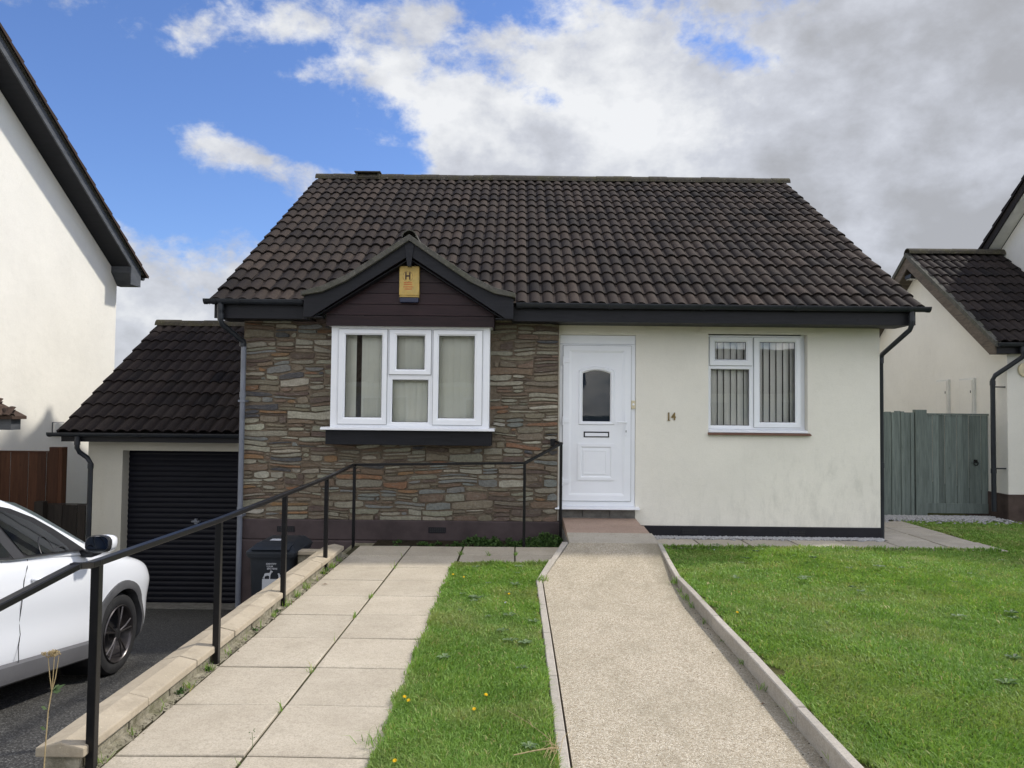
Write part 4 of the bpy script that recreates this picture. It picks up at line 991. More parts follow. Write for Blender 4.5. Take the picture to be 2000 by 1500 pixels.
q = at(1906, 905, Y=12.48); g = MB(); g.lathe([(-.01, .028), (-.01, .04), (0, .04), (0, .028), (-.01, .028)], (q.x, 12.48, q.z), 'y', 20); g.box(q.x - .03, q.x + .03, 12.485, 12.498, q.z + .01, q.z + .06); g.build('latch', 'blackmetal', GT)
g = MB(); g.box(7.67, 7.80, 12.44, 12.56, -.05, 1.70); g.build('post', 'fence_green', GT, bevel=.006)
FB = thing('fence', (-7.6, 11.55, -1.3), 'brown vertical board fence with a capped post at the left edge', 'fence')
g = MB(); boards(g, -9.2, -6.83, 11.56, -1.0, .915, .135, .014, seed=9, jz=.001); g.box(-9.2, -6.83, 11.53, 11.6, .916, .935); g.build('panel', 'fence_brown', FB, bevel=.002)
g = MB(); g.box(-6.96, -6.82, 11.47, 11.545, -1.35, 1.0, 0, .3); g.box(-6.819, -6.76, 11.47, 11.6, -1.35, 1.0, 0, 1); g.build('post', 'fence_brown', FB, bevel=.005)
FD = thing('fence', (-6.6, 11.3, -1.3), 'low almost black boarded gate between the brown fence and garage', 'gate')
g = MB(); boards(g, -6.87, -6.30, 11.34, -1.35, .165, .11, .014, seed=3, jz=.001); g.box(-6.88, -6.30, 11.345, 11.38, .166, .18); g.build('boards', 'fence_dark', FD)
g = MB(); g.box(-7.02, -6.89, 11.25, 11.36, -1.35, .215); g.build('post', 'fence_dark', FD)
FD.name = 'low_gate'; ORG['low_gate'] = ORG.get('fence.002', Vector())

# ------------------------------------------------------------------ retaining wall and handrail
RW = thing('retaining_wall', (-1.97, 6, -.5), 'low block wall with buff coping stones between driveway and slabs', 'wall')
g = MB(); y = 3.42
while y < 8.45:
    L_ = min(.44, 8.46 - y)
    for z0, z1 in ((-.02, .068), (-.25, -.03), (-.48, -.26), (-.71, -.49), (-.95, -.72)):
        if z1 < drive(y) - .15: continue
        j = random.uniform(-.006, .006); g.box(-2.055 + j, -1.90 + j, y + .004, y + L_ - .004, z0, z1, 0, random.random())
    y += L_
g.box(-2.04, -1.915, 3.43, 8.45, -1.2, .06)
g.box(-2.06, -1.60, 8.50, 9.84, -1.25, -.09); g.box(-2.35, -2.06, 8.35, 8.46, -1.2, .03)
g.build('blockwork', 'mossblock', RW, bevel=.006)
g = MB(); posts_y = [4.88, 6.30, 7.74]; y = 3.40; cuts = [3.40, 4.0, 4.60, 5.2, 5.80, 6.28, 6.9, 7.5, 8.05, 8.47]
for a, b in zip(cuts, cuts[1:]):
    t = random.random(); dx = random.uniform(-.005, .005); z = .070 + random.uniform(-.003, .004)
    g.prism([(-2.085 + dx, z), (-1.872 + dx, z), (-1.872 + dx, z + .042), (-1.975 + dx, z + .066), (-2.085 + dx, z + .042)], a + .003, b - .003, 'y', 0, t)
g.prism([(-2.45, .032), (-2.09, .032), (-2.09, .075), (-2.45, .075)], 8.33, 8.475, 'y', 0, .9)
g.build('coping', 'coping', RW, bevel=.007)
g = MB(); rr = random.Random(6); y = 2.2
while y < 8.45:   # mossy mortar fillet at the foot of the wall
    g.poly([(-1.90, y, .012), (-1.845 + rr.uniform(-.012, .01), y, -.004), (-1.845 + rr.uniform(-.012, .01), y + .12, -.004), (-1.90, y + .12, .012)]); y += .12
struct(g.build('path_edge', 'mossblock'))

HR = thing('handrail', (-1.9, 5, 0), 'black painted steel handrail on slim posts beside the slab path', 'handrail')
def ptop(x, y, px, py): return at(px, py, Y=y).z
PT = [(-1.868, 3.46, .895), (-1.872, 4.88, .885), (-1.885, 6.30, .895), (-1.90, 7.74, .905), (-1.93, 9.2, .935), (.10, 9.2, .975), (.56, 9.66, 1.195)]
g = MB(); rp = [Vector(p) + Vector((0, 0, .012)) for p in PT]
a2 = at(148, 1106, Y=3.22); a3 = at(-60, 1214, Y=2.75)
a1 = Vector((rp[0].x - .005, 3.40, rp[0].z))
path = [a3, a2, a1] + rp[:]
for a, b in zip(path, path[1:]):
    d = (b - a).normalized(); g.bar(a - d * .014, b + d * .014, .042, .028)
g.bar(rp[-1], rp[-1] + Vector((-.06, .17, .02)), .03, .024)
g.build('rail', 'blackmetal', HR, bevel=.004)
for (x, y, z) in PT:
    g = MB(); w = .019 if y < 9 else .017; g.box(x - w, x + w, y - w, y + w, -.08, z)
    g.build('post', 'blackmetal', HR, bevel=.003)
g = MB(); g.box(a3.x - .02, a3.x + .02, a3.y - .02, a3.y + .02, -.08, a3.z); g.build('post', 'blackmetal', HR, bevel=.003)

# ------------------------------------------------------------------ wheelie bin
bx0, bx1, by0, by1 = -2.845, -2.365, 8.24, 8.93; bz = drive(8.5) + .006; bt = .045
BN = thing('wheelie_bin', (-2.6, 8.6, bz), 'dark grey wheelie bin with white dog sticker between the stone wall and low wall', 'bin')
g = MB(); ti = .045
def ringz(mb, x0, x1, y0, y1, z, r=.04):
    P = []
    for cx, cy, a0 in ((x1 - r, y0 + r, -PI / 2), (x1 - r, y1 - r, 0), (x0 + r, y1 - r, PI / 2), (x0 + r, y0 + r, PI)):
        for k in range(4): a = a0 + PI / 2 * k / 3; P.append(mb.vv((cx + r * math.cos(a), cy + r * math.sin(a), z)))
    return P
def loft(mb, R, m=0):
    for a, b in zip(R, R[1:]):
        n = len(a)
        for i in range(n): j = (i + 1) % n; mb.face([a[i], a[j], b[j], b[i]], m)
loft(g, [ringz(g, bx0 + ti, bx1 - ti, by0 + ti, by1 - .12, bz + .04), ringz(g, bx0 + .03, bx1 - .03, by0 + .03, by1 - .08, bz + .3), ringz(g, bx0 + .008, bx1 - .008, by0 + .008, by1 - .03, bt - .03), ringz(g, bx0 - .012, bx1 + .012, by0 - .012, by1, bt - .03), ringz(g, bx0 - .012, bx1 + .012, by0 - .012, by1, bt - .015), ringz(g, bx0 - .022, bx1 + .022, by0 - .022, by1, bt - .012), ringz(g, bx0 - .022, bx1 + .022, by0 - .022, by1, bt + .012)])
g.build('body', 'bin', BN, smooth='auto')
g = MB()
R = [ringz(g, bx0 - .028, bx1 + .028, by0 - .03, by1 + .02, bt + .013), ringz(g, bx0 - .026, bx1 + .026, by0 - .028, by1 + .02, bt + .035), ringz(g, bx0 + .0, bx1 - .0, by0 + .01, by1 + .01, bt + .06), ringz(g, bx0 + .05, bx1 - .05, by0 + .14, by1 - .03, bt + .105, .03), ringz(g, bx0 + .09, bx1 - .09, by0 + .22, by1 - .08, bt + .115, .03)]
loft(g, R); g.face(R[-1])
g.prism([(by0 - .035, bt + .062), (by0 + .02, bt + .085), (by0 + .16, bt + .105), (by0 + .16, bt + .085), (by0 - .02, bt + .05)], bx0 + .04, bx1 - .04, 'x')
ld = g.build('lid', 'bin', BN, smooth='auto')
g = MB(); g.box(bx0 + .15, bx0 + .27, by0 + .24, by0 + .34, bt + .1155, bt + .118); g.build('label', 'sticker', ld)
g = MB(); g.tube([(bx0 + .05, by1 + .05, bt + .02), (bx1 - .05, by1 + .05, bt + .02)], .015, 10); g.box(bx0 + .05, bx0 + .08, by1 - .01, by1 + .05, bt + .005, bt + .035); g.box(bx1 - .08, bx1 - .05, by1 - .01, by1 + .05, bt + .005, bt + .035); g.build('handle', 'bin', BN, smooth='auto')
for x in (bx0 + .02, bx1 - .05):
    g = MB(); g.lathe([(0, .03), (0, .09), (.01, .10), (.04, .10), (.05, .09), (.05, .03)], (x - .01, by1 - .06, bz + .10), 'x', 24); g.build('wheel', 'rubber', BN, smooth='auto')
# sticker: words, two dogs standing on a white panel
fy = lambda z: by0 + .008 + (bt - .03 - z) * (.022 / .65) - .003
def on_front(px, py): q = at(px, py, Y=8.25); return q.x, q.z
for txt, px, py in (('IDENTIFY', 530, 1101.5), ('YOUR', 527, 1106.5), ('BIN HERE', 531.5, 1111)):
    x, z = on_front(px, py); mb = textmesh(txt, .025, (x, fy(z) - .001, z), ext=.0005, off=.0004, font_scale=(1.05, 1)); mb.build('lettering', 'sticker', BN)
x0, z0 = on_front(512, 1131); x1, _ = on_front(550, 1131)
g = MB(); g.box(x0, x1, fy(z0) - .003, fy(z0 - .2) + .004, z0 - .22, z0)
dog1 = [(0, 0), (.10, 0), (.13, .30), (.40, .42), (.62, .36), (.62, 0), (.72, 0), (.74, .45), (.86, .75), (1.0, .80), (.98, .90), (.84, .95), (.80, 1.06), (.74, .94), (.66, .72), (.50, .70), (.22, .68), (.10, .60), (.04, .35), (-.10, .12), (-.06, .10), (.06, .24)]
dog2 = [(0, 0), (.40, 0), (.46, .30), (.52, .6), (.36, .95), (.22, 1.0), (.06, .92), (.10, .80), (.24, .74), (.20, .5), (.26, .30), (.22, .14)]
for dg_, (ax, az), sc in ((dog1, on_front(514.5, 1131.2), .098), (dog2, on_front(541, 1131.2), .066)):
    g.prism([(ax + x * sc, az + z * sc * .95) for x, z in dg_], fy(az) - .003, fy(az) - .001, 'y')
g.build('sticker', 'sticker', BN)

# ------------------------------------------------------------------ parked car (nose towards the garage)
TH_ = math.atan(.139); CXC = -4.225; Y0 = 6.56; Z0 = drive(6.56) + .008
def cw(s, y, z): return (CXC + y, Y0 + s * math.cos(TH_) + z * math.sin(TH_), Z0 - s * math.sin(TH_) + z * math.cos(TH_))
CAR = thing('parked_car', (CXC, 5.1, drive(5.1)), 'white crossover car with grey sills parked nose-in before the garage', 'car')
def grid_body(stations, name, mat, parent, sub=2):
    mb = MB(); rows = []
    for s, half in stations:
        full = [(-y, z) for y, z in half[::-1] if y > 1e-6] + list(half); rows.append([mb.vv(cw(s, y, z)) for y, z in full])
    for a, b in zip(rows, rows[1:]):
        for i in range(len(a) - 1): mb.face([a[i], a[i + 1], b[i + 1], b[i]])
    for r in (rows[0], rows[-1]):
        n = len(r)
        for i in range(n // 2): 
            j = n - 1 - i
            if j - 1 > i + 1: mb.face([r[i], r[i + 1], r[j - 1], r[j]])
            elif j - 1 == i + 1: mb.face([r[i], r[i + 1], r[j]])
    o = mb.build(name, mat, parent, smooth=True)
    if sub: m = o.modifiers.new('s', 'SUBSURF'); m.levels = m.render_levels = sub
    return o
def lower(s):
    f = lambda xs_, ys_: np.interp(s, xs_, ys_).item()
    w = f([-3.42, -3.3, -3.0, -2.6, -2.0, 0, .35, .55, .70, .80, .84], [.52, .74, .83, .872, .878, .878, .868, .835, .75, .60, .40])
    belt = f([-3.42, -3.2, -2.6, -1.5, -.55, -.1, .25, .5, .66, .78, .84], [.72, 1.0, 1.06, 1.02, 1.02, .985, .955, .915, .84, .72, .62])
    top = f([-3.42, -3.2, -2.6, -.75, -.55, -.2, .25, .5, .66, .78, .84], [.76, 1.03, 1.07, 1.05, 1.06, 1.065, 1.02, .965, .885, .77, .66])
    bot = f([-3.42, -3.1, -2.6, .4, .7, .84], [.42, .27, .22, .22, .26, .36])
    return [(w * .90, bot), (w * .970, bot + .05), (w * .990, .42 if bot < .36 else bot + .07), (w * .974, .58), (w * 1.004, .74 if belt > .8 else belt - .1), (w * .985, belt - .085), (w * .955, belt - .02), (w * .90, belt + .008), (w * .70, top - .015), (w * .4, top), (0, top)]
st = [(s, lower(s)) for s in (-3.42, -3.3, -3.1, -2.8, -2.58, -2.3, -2.0, -1.6, -1.2, -.8, -.5, -.25, 0, .2, .4, .56, .68, .78, .84)]
body = grid_body(st, 'body', 'carpaint', CAR)
# wheel arches cut from the shell
dgp = bpy.context.evaluated_depsgraph_get()
for s0 in (0, -2.58):
    c = MB(); n = 40; A = []; Bq = []
    for i in range(n):
        a = 2 * PI * i / n; A.append(c.vv(cw(s0 + .385 * math.cos(a), -1.2, .335 + .385 * math.sin(a)))); Bq.append(c.vv(cw(s0 + .385 * math.cos(a), 1.2, .335 + .385 * math.sin(a))))
    c.face(A); c.face(Bq[::-1])
    for i in range(n): j = (i + 1) % n; c.face([A[i], Bq[i], Bq[j], A[j]])
    co = c.build('cutter', 'trimblack', None); bo = body.modifiers.new('b', 'BOOLEAN'); bo.object = co; bo.operation = 'DIFFERENCE'; bo.solver = 'EXACT'
    bpy.context.view_layer.update(); dgp = bpy.context.evaluated_depsgraph_get()
    me = bpy.data.meshes.new_from_object(body.evaluated_get(dgp)); body.modifiers.clear(); body.data = me
    bpy.data.objects.remove(co)
body.data.set_sharp_from_angle(angle=math.radians(40))
def green(s):
    f = lambda xs_, ys_: np.interp(s, xs_, ys_).item()
    top = f([-3.25, -3.0, -2.6, -2.1, -1.6, -1.25, -.95, -.70, -.45, -.3], [1.10, 1.30, 1.44, 1.505, 1.515, 1.475, 1.365, 1.235, 1.10, 1.04])
    edge = f([-3.25, -2.9, -2.2, -1.6, -1.2, -.85, -.5, -.3], [1.05, 1.28, 1.415, 1.435, 1.375, 1.225, 1.065, 1.02])
    return [(.835, .99), (.832, 1.02), (.835 - max(0, edge - 1.02) * .56 + .01, (edge + 1.02) / 2 if edge > 1.06 else edge - .01), (.83 - max(0, edge - 1.02) * .62, edge), (.80 - max(0, edge - 1.02) * .68, edge + max(.004, (top - edge) * .65)), (.38, top - .006), (0, top)]
cab = grid_body([(s, green(s)) for s in (-3.25, -3.05, -2.8, -2.4, -2.0, -1.6, -1.3, -1.1, -.9, -.7, -.5, -.32)], 'roof', 'carpaint', CAR)
def side_y(z): return .835 - max(0, z - 1.02) * .575
def wnd(pts, off, name, mat, parent, sgn=1):
    mb = MB(); n = len(pts); cs = sum(p[0] for p in pts) / n; cz = sum(p[1] for p in pts) / n
    A = [mb.vv(cw(s, sgn * (side_y(z) + off), z)) for s, z in pts]; Bq = [mb.vv(cw(s, sgn * (side_y(z) - .03), z)) for s, z in pts]; c = mb.vv(cw(cs, sgn * (side_y(cz) + off), cz))
    for i in range(n): j = (i + 1) % n; mb.face([A[i], A[j], c]); mb.face([A[i], Bq[i], Bq[j], A[j]])
    return mb.build(name, mat, parent)
def smoothpoly(p, it=2):
    for _ in range(it):
        q = []
        for i in range(len(p)):
            a, b = p[i], p[(i + 1) % len(p)]
            d = math.hypot(a[0] - b[0], a[1] - b[1])
            k = min(.25, .03 / max(d, .001)); q += [(a[0] + (b[0] - a[0]) * k, a[1] + (b[1] - a[1]) * k), (b[0] + (a[0] - b[0]) * k, b[1] + (a[1] - b[1]) * k)]
        p = q
    return p
for sg in (1, -1):
    wf = wnd([(-.60, 1.055), (-.72, 1.125), (-.90, 1.222), (-1.08, 1.303), (-1.30, 1.365), (-1.60, 1.402), (-2.0, 1.405), (-2.4, 1.375), (-2.75, 1.27), (-2.92, 1.12), (-2.80, 1.065), (-1.5, 1.025)], .014, 'window_surround', 'trimblack', CAR, sg)
    wnd([(-1.375, 1.03), (-1.62, 1.392), (-1.72, 1.395), (-1.50, 1.03)], .017, 'pillar', 'pillar', CAR, sg)
    gf = wnd(smoothpoly([(-.80, 1.062), (-.95, 1.175), (-1.12, 1.268), (-1.34, 1.336), (-1.575, 1.372), (-1.37, 1.045)], 1), .0205, 'side_window', 'carglass', CAR, sg)
    gb = wnd(smoothpoly([(-1.51, 1.045), (-1.73, 1.38), (-2.05, 1.378), (-2.35, 1.352), (-2.58, 1.26), (-2.62, 1.075)], 1), .0205, 'side_window', 'carglass', CAR, sg)
    # dim view of the cabin behind each glass
    wnd([(-.83, 1.07), (-.97, 1.17), (-1.13, 1.258), (-1.34, 1.326), (-1.55, 1.362), (-1.375, 1.052)], .0165, 'cabin', 'dark', gf, sg)
if True:   # steering wheel and dash glimpsed through the front window
    c = Vector(cw(-1.02, side_y(1.08) + .0185, 1.075)); mb = MB(); pts = [cw(-1.10 + .085 * math.cos(a), side_y(1.05 + .11 * math.sin(a)) + .0182, 1.05 + .12 * math.sin(a)) for a in [PI * k / 14 for k in range(15)]]
    mb.tube(pts, .003, 6); pts = [cw(-.86 - .14 * k / 8, side_y(1.07) + .018, 1.068 + .028 * math.sin(PI * k / 8)) for k in range(9)]; mb.tube(pts, .003, 6); mb.build('steering_wheel', 'pillar', CAR)
# windscreen
mb = MB(); W_ = []
for s in np.linspace(-.42, -1.12, 6): 
    h = green(float(s)); yt = h[4][0] - .03; W_.append([mb.vv(cw(float(s) + .01, y, np.interp(abs(y), [0, .38, yt], [h[6][1], h[5][1], h[4][1]]).item() + .012)) for y in np.linspace(-yt, yt, 9)])
for a, b in zip(W_, W_[1:]):
    for i in range(8): mb.face([a[i], a[i + 1], b[i + 1], b[i]])
mb.build('windscreen', 'carglass', CAR, smooth=True)
def body_y(s, z):
    h = lower(s); zs = [p[1] for p in h[:8]]; return np.interp(z, zs, [p[0] for p in h[:8]]).item()
for sg in (1, -1):
    for s0 in (0, -2.58):
        mb = MB(); n = 26; P = []
        for i in range(n + 1):
            a = math.radians(-14 + 208 * i / n); row = []
            for r, o_ in ((.372, -.06), (.372, .022), (.395, .026), (.44, .016), (.447, -.02)):
                s = s0 + r * math.cos(a); z = .335 + r * math.sin(a); z = max(z, .235); ss = min(max(s, -3.3), .70); row.append(mb.vv(cw(s, sg * (min(body_y(ss, min(z, .8)), .872) + o_), z)))
            P.append(row)
        for a, b in zip(P, P[1:]):
            for i in range(4): mb.face([a[i], a[i + 1], b[i + 1], b[i]])
        mb.build('arch_trim', 'cladding_grey', CAR, smooth='auto')
        mb = MB(); A = [mb.vv(cw(s0 + .384 * math.cos(a), sg * .56, .335 + .384 * math.sin(a))) for a in [PI * k / 12 - .2 for k in range(17)]]; Bq = [mb.vv(cw(s0 + .384 * math.cos(a), sg * .84, .335 + .384 * math.sin(a))) for a in [PI * k / 12 - .2 for k in range(17)]]
        for i in range(16): mb.face([A[i], A[i + 1], Bq[i + 1], Bq[i]])
        mb.face(A); mb.build('wheel_well', 'trimblack', CAR)
    mb = MB(); P = []
    for s in np.linspace(-.44, -2.14, 12):
        s = float(s); row = []
        for y, z in ((.845, .20), (.895, .225), (.905, .27), (.90, .335), (.872, .352)): row.append(mb.vv(cw(s, sg * y, z)))
        P.append(row)
    for a, b in zip(P, P[1:]):
        for i in range(4): mb.face([a[i], a[i + 1], b[i + 1], b[i]])
    mb.build('sill_trim', 'skirt_grey', CAR, smooth='auto')
    for seam in ([(-1.30, 1.015), (-1.36, .96), (-1.40, .88), (-1.41, .72), (-1.385, .60), (-1.36, .52), (-1.375, .44), (-1.39, .36)], [(-.36, .98), (-.40, .80), (-.415, .55), (-.42, .36)], [(-1.39, .36), (-1.39, .30), (-1.42, .22)]):
        mb = MB(); mb.tube([cw(s, sg * (body_y(s, z) + (.0015 if z > .36 else .028)), z) for s, z in seam], .0032, 6); mb.build('door_gap', 'gasket', CAR)
    for s0 in (-1.24, -2.15):
        mb = MB(); mb.tube([cw(s0 + d, sg * (body_y(s0, .875) + o_), .88 + d * .03) for d, o_ in ((-.08, .0), (-.06, .028), (0, .034), (.06, .028), (.08, .0))], [.008, .013, .014, .013, .008], 8); mb.build('door_handle', 'carpaint', CAR, smooth=True)
    # mirror
    mb = MB(); c = (-.64, sg * .985, 1.105); prof_ = [(-.085, .15), (-.075, .75), (-.03, 1), (.03, .97), (.075, .75), (.10, .35)]; R = []
    for ds, k in prof_:
        ring_ = []
        for q in range(20):
            a = 2 * PI * q / 20; ca, sa = math.cos(a), math.sin(a); ca = math.copysign(abs(ca) ** .7, ca); sa = math.copysign(abs(sa) ** .7, sa)
            ring_.append(mb.vv(cw(c[0] + ds, c[1] + .100 * k * ca, c[2] + .070 * k * sa + .01 * ca * sg)))
        R.append(ring_)
    loft(mb, R); mb.face(R[-1])
    for q in range(20): pass
    mm = mb.build('mirror', 'carpaint', CAR, smooth=True)
    mb = MB(); R = []
    for ds, k in ((-.055, 1.0), (-.088, .96), (-.092, .88)):
        R.append([mb.vv(cw(c[0] + ds, c[1] + .100 * k * math.copysign(abs(math.cos(a)) ** .7, math.cos(a)), c[2] + .070 * k * math.copysign(abs(math.sin(a)) ** .7, math.sin(a)))) for a in [2 * PI * q / 20 for q in range(20)]])
    loft(mb, R); mb.build('mirror_rim', 'trimblack', mm, smooth='auto')
    mb = MB(); P = [cw(c[0] - .0925, c[1] + .087 * math.copysign(abs(math.cos(a)) ** .7, math.cos(a)), c[2] + .060 * math.copysign(abs(math.sin(a)) ** .7, math.sin(a))) for a in [2 * PI * q / 20 for q in range(20)]]
    mb.poly(P); mir = NT('dark_mirror'); M['mirror'] = M.get('mirror') or mir.bsdf(C(.16, .18, .20), .04, .5, None, metal=1.0); mb.build('mirror_glass', 'mirror', mm)  # dark reflection put into the mirror's base colour
    mb = MB(); mb.tube([cw(-.62, sg * .80, 1.03), cw(-.63, sg * .90, 1.025), cw(-.64, sg * .96, 1.05)], [.035, .028, .03], 10); mb.build('mirror_stalk', 'trimblack', mm, smooth=True)
    mb = MB(); mb.tube([cw(.60 + .10 * math.sin(a), sg * (.72 - .12 * a), .80 + .02 * a) for a in np.linspace(0, 1.2, 6)], [.02, .05, .055, .05, .04, .02], 12); mb.build('headlight', 'led', CAR, smooth=True)
    mb = MB(); mb.box(0, .01, 0, .01, 0, .01); 
    mb = MB(); mb.tube([cw(-3.30, sg * .80, .95), cw(-3.36, sg * .66, .93), cw(-3.40, sg * .5, .92)], [.03, .05, .03], 10); rl = NT('red_lens'); M['redlens'] = M.get('redlens') or rl.bsdf(C(.35, .01, .01), .2, .5); mb.build('tail_light', 'redlens', CAR, smooth=True)
# wheels
def wheel(s0, sg):
    mb = MB(); yo = sg * .862
    def ring_(y, r, n=48): return [mb.vv(cw(s0 + r * math.cos(2 * PI * q / n), y, .335 + r * math.sin(2 * PI * q / n))) for q in range(n)]
    P = [(.20, .24), (.205, .315), (.17, .333), (.10, .3355), (.04, .333), (.008, .318), (-.002, .29), (.002, .255), (.012, .236), (.06, .228), (.16, .225)]
    loft(mb, [ring_(yo - sg * a, r) for a, r in P]); w = mb.build('wheel', 'rubber', CAR, smooth='auto')
    mb = MB(); P = [(.005, .238), (-.003, .232), (.004, .224), (.02, .218), (.10, .205), (.12, .19)]
    loft(mb, [ring_(yo - sg * a, r) for a, r in P]); mb.build('rim', 'rim', w, smooth='auto')
    mb = MB(); r_ = ring_(yo - sg * .105, .20); mb.face(r_); mb.build('brake_disc', 'rimdark', w)
    mb = MB(); loft(mb, [ring_(yo - sg * a, r, 24) for a, r in ((.06, .055), (.012, .05), (.006, .03), (.006, .001))]); mb.build('hub', 'rimdark', w, smooth='auto')
    for k in range(5):
        for d in (-.17, .17):
            a = 2 * PI * k / 5 + .3 + d; a_in = 2 * PI * k / 5 + .3 + d * .6
            mb = MB(); pts = [(.035, a_in, .016), (.12, a_in + (a - a_in) * .5, .008), (.222, a, .012)]
            for (r1, b1, o1), (r2, b2, o2) in zip(pts, pts[1:]):
                for (w1, w2) in ((.010 if r1 < .1 else .009, .009),):
                    q = []
                    for r, b, o_, ww in ((r1, b1, o1, w1), (r2, b2, o2, w2)):
                        dr = (math.cos(b), math.sin(b)); tn = (-dr[1], dr[0])
                        for e, oo in ((-1, 0), (-.4, -.008), (.4, -.008), (1, 0)):
                            q.append(mb.vv(cw(s0 + dr[0] * r + tn[0] * ww * e, yo - sg * (o_ + oo), .335 + dr[1] * r + tn[1] * ww * e)))
                    for i in range(3): mb.face([q[i], q[i + 1], q[5 + i], q[4 + i]])
            mb.build('spoke', 'rim', w, fixn=True)
for s0 in (0, -2.58):
    for sg in (1, -1): wheel(s0, sg)

# ------------------------------------------------------------------ gravel, soil bed, weeds
def pebbles(name, region, n, r0, r1, mat, seed, kind='stuff'):
    rr = random.Random(seed); mb = MB()
    base = [(math.cos(a) * math.cos(b), math.sin(a) * math.cos(b), math.sin(b)) for b in (-.5, .5) for a in [2 * PI * k / 5 + (b > 0) * .6 for k in range(5)]] + [(0, 0, 1)]
    for _ in range(n):
        x, y, z = region(rr); r = rr.uniform(r0, r1); sx, sy, sz = rr.uniform(.7, 1.3), rr.uniform(.7, 1.3), rr.uniform(.4, .8); i0 = len(mb.v); t = rr.random()
        for b in base: mb.v.append((x + b[0] * r * sx * rr.uniform(.8, 1.2), y + b[1] * r * sy * rr.uniform(.8, 1.2), z + b[2] * r * sz))
        for k in range(5):
            j = (k + 1) % 5; mb.face([i0 + k, i0 + j, i0 + 5 + k], 0, t); mb.face([i0 + j, i0 + 5 + j, i0 + 5 + k], 0, t); mb.face([i0 + 5 + k, i0 + 5 + j, i0 + 10], 0, t)
    o = mb.build(name, mat, None, fixn=False); o['kind'] = kind; return o
pebbles('gravel', lambda r: (r.uniform(1.7, 4.72), 9.97 - abs(r.gauss(0, .055)), .008), 3000, .014, .030, 'gravel', 3)
pebbles('grit', lambda r: (-1.872 + abs(r.gauss(0, .018)), r.uniform(2.6, 8.4), .003), 800, .003, .007, 'mossblock', 5)
pebbles('grit', lambda r: (pr(5) - abs(r.gauss(0, .05)), r.uniform(3.0, 7.0), .001), 90, .002, .005, 'soil', 6)
pebbles('gravel', lambda r: (r.uniform(4.8, 7.6), 12.38 - abs(r.gauss(0, .30)), .0), 2600, .012, .028, 'gravel', 4)
g = MB(); g.poly([(-1.75, 9.15, -.055), (.585, 9.15, -.055), (.585, 9.86, -.055), (-1.75, 9.86, -.055)]); struct(g.build('soil', 'soil'))
def leaves(name, spots, mat, seed, kind='stuff'):
    rr = random.Random(seed); mb = MB()
    for (x, y, z, r, n, ls) in spots:
        for _ in range(n):
            a = rr.uniform(0, 2 * PI); d = abs(rr.gauss(0, .5)) * r; px_, py_, pz_ = x + d * math.cos(a), y + d * math.sin(a) * .8, z + rr.uniform(.005, 1.0) * r * .75 * max(0, 1 - d / r)
            th, ph = rr.uniform(0, 2 * PI), rr.uniform(-.2, 1.1); L = ls * rr.uniform(.6, 1.3); u = Vector((math.cos(th) * math.cos(ph), math.sin(th) * math.cos(ph), math.sin(ph))); v = u.cross(Vector((rr.uniform(-1, 1), rr.uniform(-1, 1), 1))).normalized() * L * .32
            p = Vector((px_, py_, pz_)); mb.poly([p, p + u * L * .5 + v, p + u * L, p + u * L * .5 - v], 0, rr.random())
    o = mb.build(name, mat, None, fixn=False)
    if kind: o['kind'] = kind
    return o
rr = random.Random(15)
leaves('weeds', [(rr.uniform(-.75, .30), rr.uniform(9.32, 9.75), -.05, rr.uniform(.06, .14), 150, .035) for _ in range(20)] + [(rr.uniform(.32, .56), rr.uniform(9.3, 9.7), -.05, rr.uniform(.12, .22), 260, .035) for _ in range(6)] + [(rr.uniform(-1.5, -.8), rr.uniform(9.3, 9.7), -.05, .05, 60, .03) for _ in range(7)], 'leaf', 8)
leaves('weeds', [(-1.87, y, .0, .035, 40, .018) for y in (4.35, 4.38, 4.75, 5.6, 7.55, 7.66, 7.70, 6.1)] + [(-2.95, 9.1, drive(9.1), .1, 90, .03), (-3.2, 8.3, drive(8.3), .1, 60, .03)] + [(rr.uniform(-3.3, -2.2), 10.5, drive(10.5), .07, 60, .03) for _ in range(6)], 'leaf', 9)
def rosettes(name, n, reg, seed, mat):
    rr = random.Random(seed); mb = MB()
    for _ in range(n):
        x, y, z = reg(rr); k = rr.randint(5, 9); R_ = rr.uniform(.03, .075)
        for i in range(k):
            a = 2 * PI * i / k + rr.uniform(-.3, .3); L = R_ * rr.uniform(.7, 1.2); u = Vector((math.cos(a), math.sin(a), .35)); v = Vector((-math.sin(a), math.cos(a), 0)) * L * .22; p = Vector((x, y, z + .028)); t = rr.random()
            mb.poly([p, p + u * L * .55 + v, p + u * L * .9 + Vector((0, 0, -.01)), p + u * L * .55 - v], 0, t)
    o = mb.build(name, mat, None, fixn=False); o['kind'] = 'stuff'

# ------------------------------------------------------------------ lawns
def lz(x, y):
    """height of the right-hand lawn"""
    return np.interp(y, [2, 6.2, 8.2, 9.3, 14], [.075, .07, .02, -.02, -.03]) + .012 * np.sin(x * 1.7 + y * .9) + .008 * np.sin(x * 3.1 - y * 2.3)
g = MB(); nx, ny = 40, 60; V_ = {}
YS = [1.2 + (9.235 - 1.2) * j / ny for j in range(ny + 1)]
for j, y in enumerate(YS):
    xe = pr(y) + .05 if y < 8.6 else np.interp(y, [8.6, 8.65, 9.3], [1.63, 1.612, 1.63]).item()
    for i in range(nx + 1):
        x = xe + (13 - xe) * (i / nx) ** 1.5; V_[i, j] = g.vv((x, y, float(lz(x, y))))
for j in range(ny):
    for i in range(nx): g.face([V_[i, j], V_[i + 1, j], V_[i + 1, j + 1], V_[i, j + 1]])
g.poly([(5.87, 9.235, float(lz(6, 9.235))), (13, 9.235, float(lz(6, 9.235))), (13, 12.0, -.03), (5.95, 12.0, -.03)])
